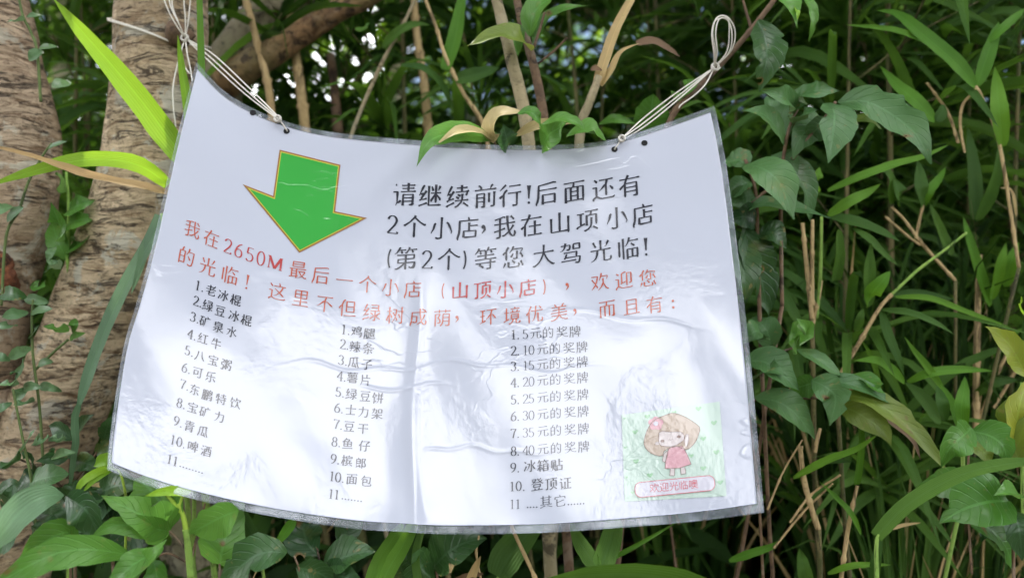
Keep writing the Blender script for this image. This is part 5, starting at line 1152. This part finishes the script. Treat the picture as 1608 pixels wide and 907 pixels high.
plant("shrub", "low branch of pointed leaves, some browning, right of the sign's picture", "shrub", .63,
  [('stembrown', 2.2, [(1190, 760), (1178, 640), (1210, 628), (1270, 625), (1330, 622)], True), ('stembrown', 2, [(1180, 566), (1215, 556), (1248, 545)])],
  [('broad', 'gloss', 56, [(1170, 566), (1200, 568), (1225, 585), (1254, 612)], dict(tilt=.2)), ('broad', 'gloss', 28, [(1250, 548), (1278, 560), (1300, 575), (1326, 592)], dict(tilt=.3)), ('heart', 'green', 44, [(1246, 540), (1256, 525), (1268, 515), (1250, 500)], {}),
   ('broad', 'gloss', 46, [(1275, 596), (1298, 608), (1312, 625), (1303, 668)], dict(tilt=-.3, d=.615)), ('broad', 'gloss', 30, [(1270, 608), (1320, 600), (1370, 615), (1410, 640)], dict(tilt=.4)),
   ('broad', 'olive', 44, [(1316, 622), (1360, 625), (1410, 655), (1455, 700), (1490, 745)], dict(tilt=.3, d=.62, label="browning leaf")), ('broad', 'green', 36, [(1335, 588), (1360, 600), (1378, 612), (1390, 616)], dict(tilt=.3)), ('broad', 'olive', 40, [(1318, 635), (1350, 650), (1385, 675), (1400, 700)], dict(tilt=-.3)),
   ('broad', 'brownleaf', 26, [(1340, 625), (1385, 650), (1430, 690), (1446, 722)], dict(tilt=.5, label="dead brown leaf")), ('broad', 'gloss', 50, [(1185, 625), (1220, 630), (1250, 650), (1280, 690)], dict(tilt=.2)), ('broad', 'gloss', 44, [(1190, 590), (1210, 580), (1235, 590)], {}), ('broad', 'green', 34, [(1280, 600), (1262, 605), (1240, 612)], {})])
plant("shrub", "plant with yellowing leaves cut off by the right edge of the frame", "shrub", .60,
  [('greenstem', 3, [(1612, 900), (1606, 780), (1604, 600)], True)],
  [('broad', 'yellow', 40, [(1612, 590), (1588, 545), (1562, 520), (1546, 512)], dict(tilt=.3, wav=.06)), ('broad', 'yellow', 60, [(1590, 730), (1594, 690), (1600, 640), (1615, 590)], dict(tilt=-.2, wav=.06)), ('broad', 'olive', 50, [(1605, 735), (1588, 690), (1586, 655), (1600, 610)], dict(tilt=.4)), ('broad', 'lime', 22, [(1612, 500), (1602, 485), (1604, 465)], {})])
plant("shrub", "broad green leaves with insect bites at the lower right", "shrub", .565,
  [('stembrown', 2.6, [(1592, 960), (1590, 830), (1580, 790)], True), ('stembrown', 2, [(1526, 900), (1520, 780), (1522, 680)])],
  [('broad', 'green', 84, [(1584, 786), (1550, 788), (1510, 800), (1474, 822)], dict(tilt=-.2, dd=-.02, bites=((.82, 1, .55), (.9, -1, .3)), label="large leaf speckled with insect bites")), ('broad', 'green', 46, [(1530, 766), (1490, 758), (1455, 765), (1424, 782)], dict(tilt=.3, d=.59)),
   ('broad', 'green', 50, [(1526, 672), (1505, 690), (1490, 705), (1478, 732)], dict(tilt=.2)), ('broad', 'green', 52, [(1526, 676), (1555, 684), (1575, 700), (1582, 726)], dict(tilt=-.2)), ('broad', 'olive', 30, [(1520, 685), (1535, 700), (1548, 712), (1558, 726)], dict(d=.6)), ('broad', 'green', 60, [(1520, 822), (1555, 830), (1580, 860), (1592, 900)], dict(tilt=.3)), ('broad', 'dark', 50, [(1590, 800), (1600, 830), (1605, 880)], {}), ('broad', 'green', 36, [(1600, 775), (1580, 772), (1560, 778)], {}), ('broad', 'dark', 40, [(1570, 800), (1550, 830), (1540, 850)], dict(d=.6))])
plant("grass_plant", "long strap blade arching to the right in front of the bitten leaf", "grass blade", .545,
  [('greenstem', 3.5, [(1378, 950), (1376, 860), (1380, 838)], True)],
  [('strap', 'blade', 22, [(1376, 842), (1415, 800), (1465, 766), (1530, 738), (1620, 722)], dict(tilt=.3, dd=-.03, fold=.15))])
plant("grass_plant", "upright bright green blade pair standing at the right below the straw cane", "grass blade", .66,
  [('greenstem', 3, [(1512, 780), (1512, 690), (1512, 672)], True)],
  [('blade', 'brightblade', 24, [(1512, 676), (1510, 640), (1514, 610), (1515, 590)], dict(tilt=.1, dd=0)), ('grass', 'brightblade', 15, [(1508, 672), (1500, 645), (1488, 620), (1476, 602)], dict(tilt=.2)), ('blade', 'blade', 20, [(1484, 660), (1478, 630), (1472, 605)], {})])

def bamboo(label, depth, stems, leaves, group=None):
    return plant("bamboo_grass", label, "bamboo", depth, stems, leaves, group)
bamboo("bamboo grass shoot with a long blade sweeping left at the top right", .74,
  [('cane', 2.8, [(1600, 420), (1570, 230), (1545, 160), (1532, 135)], True), ('cane', 2.2, [(1535, 138), (1512, 165), (1508, 200), (1515, 240)])],
  [('blade', 'brightblade', 28, [(1532, 136), (1500, 98), (1450, 55), (1408, 22), (1376, 17)], dict(tilt=.2)), ('blade', 'brightblade', 24, [(1534, 135), (1548, 95), (1560, 60), (1569, 34)], dict(tilt=-.2)), ('blade', 'brightblade', 11, [(1470, 74), (1420, 52), (1380, 44), (1326, 39)], dict(tilt=.2)), ('blade', 'brightblade', 24, [(1468, 190), (1440, 160), (1410, 135), (1382, 104)], dict(tilt=.2)), ('blade', 'brightblade', 14, [(1552, 66), (1580, 40), (1612, 12)], {}), ('blade', 'brightblade', 24, [(1575, 230), (1570, 180), (1566, 140), (1562, 105)], {}), ('blade', 'blade', 18, [(1470, 190), (1480, 175), (1483, 165)], {})])
bamboo("bamboo grass with a thin blade crossing behind the torn leaf", .72,
  [('cane', 3.6, [(1275, 500), (1268, 430), (1260, 350)], True), ('cane', 3.2, [(1276, 480), (1275, 420), (1276, 345)]), ('greenstem', 3, [(1282, 500), (1288, 430), (1290, 340)]), ('cane', 3, [(1275, 515), (1285, 470), (1290, 440)])],
  [('blade', 'brightblade', 15, [(1300, 300), (1350, 278), (1405, 258), (1450, 246), (1492, 226)], dict(tilt=.2)), ('blade', 'brightblade', 16, [(1300, 338), (1335, 315), (1362, 302), (1384, 288)], {}), ('blade', 'blade', 26, [(1305, 342), (1345, 350), (1385, 365), (1415, 380)], {}), ('blade', 'blade', 14, [(1340, 358), (1365, 375), (1390, 400), (1412, 418)], {}), ('strap', 'blade', 18, [(1312, 440), (1318, 400), (1316, 360)], {}), ('blade', 'brightblade', 18, [(1282, 300), (1284, 280), (1287, 262)], {}), ('blade', 'blade', 20, [(1256, 510), (1240, 480), (1225, 440)], {})])
bamboo("bamboo grass with a straw cane forking into three narrow blades at the right", .71,
  [('cane', 3.4, [(1312, 600), (1345, 545), (1380, 485), (1400, 462)], True), ('greenstem', 2.4, [(1398, 464), (1440, 425), (1480, 395), (1518, 365)])],
  [('blade', 'brightblade', 9, [(1405, 466), (1460, 468), (1520, 490), (1588, 514)], {}), ('blade', 'blade', 12, [(1400, 464), (1440, 460), (1500, 470)], {}), ('blade', 'blade', 16, [(1385, 486), (1430, 492), (1470, 508), (1500, 526)], {}), ('blade', 'blade', 14, [(1384, 488), (1395, 525), (1410, 560), (1420, 590)], {}), ('blade', 'brightblade', 26, [(1362, 478), (1370, 460), (1385, 442), (1398, 425)], {}), ('blade', 'blade', 22, [(1366, 480), (1364, 440), (1366, 400), (1368, 380)], {}), ('blade', 'brightblade', 11, [(1480, 610), (1455, 575), (1435, 550), (1420, 528)], {}), ('blade', 'brightblade', 17, [(1420, 600), (1398, 578), (1375, 565), (1340, 566)], {}), ('blade', 'blade', 22, [(1478, 662), (1455, 630), (1435, 610), (1420, 600)], {}), ('blade', 'brightblade', 14, [(1425, 600), (1460, 585), (1510, 580), (1560, 582)], {}), ('blade', 'blade', 14, [(1345, 520), (1350, 500), (1356, 484)], {})])
bamboo("tall dry bamboo cane with upright green blades at the right side", .80,
  [('cane', 5, [(1532, 720), (1533, 600), (1536, 460), (1538, 400)], True), ('cane', 3, [(1518, 720), (1560, 600), (1590, 540)]), ('cane', 2.5, [(1560, 640), (1590, 590), (1612, 550)])],
  [('blade', 'brightblade', 22, [(1555, 480), (1535, 420), (1520, 370), (1512, 338)], {}), ('blade', 'brightblade', 20, [(1558, 470), (1570, 420), (1580, 380)], {}), ('blade', 'brightblade', 18, [(1580, 450), (1588, 410), (1600, 380)], {}), ('blade', 'blade', 26, [(1530, 345), (1530, 290), (1525, 240), (1520, 200)], {}), ('blade', 'blade', 24, [(1535, 345), (1555, 300), (1568, 250), (1570, 215)], {}), ('blade', 'dry', 8, [(1596, 340), (1588, 300), (1570, 295)], {}), ('blade', 'brightblade', 12, [(1560, 560), (1585, 530), (1605, 515)], {}), ('blade', 'blade', 16, [(1530, 620), (1560, 600), (1600, 595)], {})])
bamboo("dead dry bamboo twigs slanting across the dark gap at the right", .78,
  [('cane', 2.6, [(1500, 440), (1450, 385), (1420, 345), (1400, 325)], True), ('cane', 2, [(1445, 385), (1425, 370), (1390, 340)]), ('cane', 2.2, [(1505, 225), (1490, 180), (1470, 150), (1455, 130)]), ('cane', 2.2, [(1438, 375), (1445, 340), (1450, 320)])],
  [('blade', 'blade', 24, [(1450, 325), (1446, 295), (1444, 270), (1440, 250)], {}), ('blade', 'brightblade', 14, [(1452, 322), (1460, 300), (1475, 280), (1485, 262)], {}), ('blade', 'blade', 24, [(1400, 320), (1398, 290), (1392, 270), (1370, 262)], {}), ('blade', 'blade', 26, [(1410, 320), (1412, 300), (1405, 280)], {}), ('blade', 'blade', 18, [(1495, 400), (1480, 370), (1468, 340), (1460, 320)], {})])
bamboo("bamboo grass with leaning straw canes below the sign's right corner", .64,
  [('cane', 4.5, [(1285, 830), (1272, 790), (1262, 750), (1256, 700)], True), ('cane', 3.4, [(1318, 930), (1330, 840), (1342, 780), (1346, 762)]), ('cane', 2, [(1240, 820), (1275, 775), (1320, 745)]), ('cane', 1.8, [(1215, 860), (1260, 805), (1308, 758)]), ('cane', 1.6, [(1205, 800), (1230, 740), (1260, 690)]), ('cane', 3, [(1280, 710), (1283, 692), (1288, 672)])],
  [('strap', 'brightblade', 14, [(1345, 760), (1350, 720), (1352, 690), (1350, 650)], {}), ('blade', 'brightblade', 12, [(1246, 750), (1300, 722), (1345, 705), (1380, 680)], {}), ('blade', 'blade', 11, [(1270, 732), (1300, 724), (1340, 724)], {}), ('blade', 'brightblade', 12, [(1352, 838), (1335, 805), (1312, 780), (1286, 755)], {}), ('blade', 'blade', 16, [(1370, 920), (1376, 880), (1385, 840)], {}), ('blade', 'blade', 22, [(1270, 935), (1262, 890), (1255, 860)], {}), ('blade', 'brightblade', 10, [(1300, 900), (1340, 888), (1400, 886)], {}), ('grass', 'dry', 6, [(1400, 830), (1420, 824), (1446, 820)], {}), ('blade', 'brightblade', 13, [(1145, 880), (1180, 868), (1210, 858), (1228, 846)], {})])

# --- bamboo grass filling the thicket (copies of six grown clumps) --------------------
def bamboo_proto(k):
    rt = empty("bamboo_stalk", (0, 0, 0), "leafy bamboo stalk in the shaded thicket behind the sign", "bamboo", "bamboo stalks of the thicket behind the sign")
    h = rng.uniform(.78, 1.2); lx, ly = rng.uniform(-.16, .16), rng.uniform(-.1, .12)
    path = [Vector((lx * t * t, ly * t * t, h * t - .02)) for t in np.linspace(0, 1, 7)]
    b_ = MB(); tube(b_, path, [.0030, .0026, .0013], 24, 7); b_.build("culm", M['culm'], rt)
    tw = MB(); lv = MB()
    C = spline(path, 40)
    for i in range(9, 39, 2):
        p = Vector(C[i]); az = rng.uniform(0, 6.283); ln = rng.uniform(.06, .2)
        e = p + Vector((math.cos(az) * ln, math.sin(az) * ln, ln * rng.uniform(.1, .8)))
        tube(tw, [p - Vector((0, 0, .002)), (p + e) / 2 + Vector((0, 0, .01)), e], [.0013, .0009], 6, 5)
        for j in range(rng.randint(9, 15)):
            a2 = az + rng.uniform(-1.3, 1.3); l = rng.uniform(.10, .20); el = rng.uniform(-.35, .8)
            q = p.lerp(e, rng.uniform(.35, 1)); d = Vector((math.cos(a2) * math.cos(el), math.sin(a2) * math.cos(el), math.sin(el)))
            pts = [q, q + d * l * .5 + Vector((0, 0, .006)), q + d * l - Vector((0, 0, l * rng.uniform(.1, .4)))]
            V, F, UV = leaf_arrays([list(x) for x in pts], rng.uniform(.005, .013), 'blade', rng.uniform(-.7, .7), .2, 8, .01, up=(0, -.5, .8)); lv.add(V, F, UV)
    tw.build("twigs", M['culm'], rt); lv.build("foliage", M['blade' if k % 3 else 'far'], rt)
    return rt
protos = [bamboo_proto(k) for k in range(6)]
spots = []
def far_enough(x, y, dmin): return all((x - a) ** 2 + (y - b) ** 2 > dmin ** 2 for a, b in spots)
tries = 0
while len(spots) < 84 and tries < 5000:
    tries += 1
    y = .86 + 1.5 * rng.random() ** 1.4; x = rng.uniform(-.68, .75) * y
    if y < 1.02: y += .15
    if rng.random() < .45: y = rng.uniform(.84, 1.25); x = rng.uniform(.40, .74) * y
    if abs(x + .5) < .16 and y < 1.0: continue
    if far_enough(x, y, .062): spots.append((x, y))
def copy_tree(o, parent=None):
    c = o.copy(); COL.objects.link(c); c.parent = parent
    for ch in list(o.children): copy_tree(ch, c)
    return c
for i, (x, y) in enumerate(spots):
    o = protos[i] if i < 6 else copy_tree(protos[i % 6])
    o.location = (x, y, ground_z(x, y)); o.rotation_euler.z = rng.uniform(0, 6.283); s = rng.uniform(.85, 1.2); o.scale = (s, s, s)
    px = 804 + x / y * FPX; zone = next(z for lim, z in ((330, "behind the two pale trunks"), (640, "behind the slanting brown branch"), (1000, "behind the tan sapling trunk"), (1260, "behind the right hand cord and its shrub"), (1450, "behind the torn grey green leaf"), (9999, "by the right edge of the frame")) if px < lim)
    near = "near" if y < 1.35 else "deeper"
    o["label"] = near + " leafy bamboo stalk in the shaded thicket " + zone; o["group"] = near + " bamboo stalks " + zone

def tuft_proto(k):
    rt = empty("grass_tuft", (0, 0, 0), "tuft of thin arching grass on the shaded bank below the sign", "grass tuft", "grass tufts on the bank")
    b_ = MB()
    for j in range(34):
        az = rng.uniform(0, 6.283); l = rng.uniform(.28, .56); o = rng.uniform(.02, .14)
        q = Vector((rng.uniform(-.025, .025), rng.uniform(-.025, .025), 0)); d = Vector((math.cos(az), math.sin(az) * .6, 0))
        pts = [q, q + d * o * .3 + Vector((0, 0, l * .55)), q + d * o * .75 + Vector((0, 0, l * .85)), q + d * o * 1.35 + Vector((0, 0, l * rng.uniform(.75, .95)))]
        V, F, UV = leaf_arrays([list(x) for x in pts], rng.uniform(.004, .009), 'grass', rng.uniform(-.6, .6), .2, 10, .01, up=(0, -.6, .6)); b_.add(V, F, UV)
    b_.build("blades", M['blade' if k == 1 else 'far'], rt)  # most tufts take the darkened leaf colour in place of shade
    b_ = MB()
    for j in range(7):
        az = rng.uniform(0, 6.283); l = rng.uniform(.2, .5); d = Vector((math.cos(az), math.sin(az) * .6, 0)) * rng.uniform(.03, .2)
        V, F, UV = leaf_arrays([[0, 0, 0], list(d * .4 + Vector((0, 0, l * .6))), list(d + Vector((0, 0, l)))], rng.uniform(.003, .006), 'grass', 0, .2, 8, .01, up=(0, -.6, .6)); b_.add(V, F, UV)
    b_.build("dry_blades", M['dry'], rt)
    return rt
tp_ = [tuft_proto(k) for k in range(4)]
for i in range(52):
    y = rng.uniform(.76, 1.1) if i % 3 else rng.uniform(.95, 1.2); x = (rng.uniform(.40, .78) if i % 3 else rng.uniform(-.35, .5)) * y
    o = tp_[i] if i < 4 else copy_tree(tp_[i % 4])
    o.location = (x, y, ground_z(x, y) - .005); o.rotation_euler.z = rng.choice((0, 3.14159)) + rng.uniform(-.5, .5); s = rng.uniform(.8, 1.25); o.scale = (s, s, s)
    side = "right of the sign's lower corner" if i % 3 else "under the sign's bottom edge"
    o["label"] = "tuft of thin arching grass on the shaded bank " + side; o["group"] = "grass tufts " + side

# --- undergrowth and far wood: masses nobody could count ------------------------------
def undergrowth():
    mb = MB(); k = 5200
    y = nrg.uniform(.72, 2.6, k); x = nrg.uniform(-.75, .75, k) * y
    g = np.array([ground_z(a, b) for a, b in zip(x, y)]); z = g + nrg.uniform(0, 1, k) ** 1.4 * (.22 + .20 * np.clip(y - .7, 0, 1.2))
    mass(mb, np.stack([x, y, z], 1), .10, .022, .3)
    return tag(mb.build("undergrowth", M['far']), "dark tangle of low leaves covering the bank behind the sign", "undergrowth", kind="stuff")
undergrowth()
def litter():
    mb = MB(); k = 900
    y = nrg.uniform(.5, 2.2, k); x = nrg.uniform(-.75, .75, k) * y
    g = np.array([ground_z(a, b) for a, b in zip(x, y)])
    az = nrg.uniform(0, 6.28, k); D = np.stack([np.cos(az), np.sin(az), nrg.normal(.05, .2, k)], 1)
    mass(mb, np.stack([x, y, g + .012], 1), .07, .022, .2, 1.0, D / np.linalg.norm(D, axis=1)[:, None])
    return tag(mb.build("leaf_litter", M['brownleaf']), "brown dead leaves lying on the dark bank", "leaf litter", kind="stuff")
litter()
def far_wood():
    mb = MB()
    for (y0, y1, k, l, w) in ((2.2, 3.2, 8000, .13, .036), (3.2, 4.6, 7500, .17, .055)):
        y = nrg.uniform(y0, y1, k); x = nrg.uniform(-.9, .9, k) * y
        g = np.array([ground_z(a, b) for a, b in zip(x, y)]); top = CAMZ + .46 * y
        q = nrg.uniform(0, 1, k); q = np.where((q > .42) & (nrg.uniform(0, 1, k) < .8), q * .45, q); z = g + q * (top - g)
        mass(mb, np.stack([x, y, z], 1), l, w, .3)
    k = 9000; y = nrg.uniform(.9, 4.6, k); x = nrg.uniform(.86, 2.3, k) * y * nrg.choice([-1, 1], k)       # the thicket goes on beyond both sides of the view
    g = np.array([ground_z(a, b) for a, b in zip(x, y)]); z = g + nrg.uniform(0, 1, k) * (.5 + .42 * y)
    mass(mb, np.stack([x, y, z], 1), .16, .036, .3)
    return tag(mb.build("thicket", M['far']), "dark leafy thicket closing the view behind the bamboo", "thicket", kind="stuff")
far_wood()
for i, (x, y, h, lab) in enumerate([(-3.3, 5.6, 3.6, "leafy tree far behind the left trunks"), (-1.0, 6.2, 3.9, "leafy tree far behind the gap above the sign"), (1.2, 5.8, 3.4, "sunlit tree behind the right hand cord"), (3.4, 6.4, 3.8, "leafy tree far behind the bamboo at the right")]):
    t_ = empty("tree", (x, y, ground_z(x, y)), lab, "tree"); g = ground_z(x, y)
    b_ = MB(); tube(b_, [Vector((x, y, g - .1)), Vector((x + .08, y, g + h * .3)), Vector((x - .05, y + .1, g + h * .75))], [.10, .08, .03], 30, 12, .05, 8); b_.build("trunk", M['barkgrey'], t_)
    crown(t_, (x, y, g + h * .5), (1.5, .9, h * .5), 2000 if i == 1 else 1250, .16, .07, 'crown', 70, .22)
# unseen wood across the path, trees and gap shaped for the sheet's reflections
for i, (x, y, h, r, lab) in enumerate([(-5.2, -4.4, 5.4, 1.3, "leftmost unseen tall tree across the path behind the photographer"), (-3.1, -4.9, 5.6, 1.3, "unseen tall tree across the path, second behind the photographer's back"), (-1.3, -4.5, 4.9, 1.1, "unseen spreading tree across the path with a bough added over the path"), (.9, -5.8, 2.3, 1.2, "low unseen tree in the gap of the wood across the path"), (2.6, -5.6, 2.0, 1.1, "lowest unseen tree in the gap of the wood across the path"), (4.6, -4.6, 4.6, 1.15, "dense unseen tree across the path right of the gap"), (6.4, -4.9, 5.2, 1.3, "rightmost unseen tall tree across the path behind the photographer")]):
    g = ground_z(x, y); t_ = empty("tree", (x, y, g), lab, "tree")
    b_ = MB(); tube(b_, [Vector((x, y, g - .1)), Vector((x + .1, y, g + h * .4)), Vector((x, y, g + h * .8))], [.14, .10, .04], 24, 10, .05, 8); b_.build("trunk", M['barkgrey'], t_)
    crown(t_, (x, y, g + h * .55), (r, .9, h * .46), 3600, .24, .11, 'canopy', 90, .22)
    if i == 2:
        b_ = MB(); tube(b_, [Vector((x + .05, y, g + h * .6)), Vector((-.6, -3.6, 3.2)), Vector((.5, -2.7, 3.35)), Vector((1.6, -2.4, 3.3))], [.07, .05, .035, .015], 30, 10, .05, 8); b_.build("bough", M['barkgrey'], t_)  # bough and foliage added to darken the sheet's upper reflection
        crown(t_, (.3, -2.6, 3.25), (2.3, .75, .55), 3000, .2, .09, 'canopy', 70, .2).name = "bough_foliage"
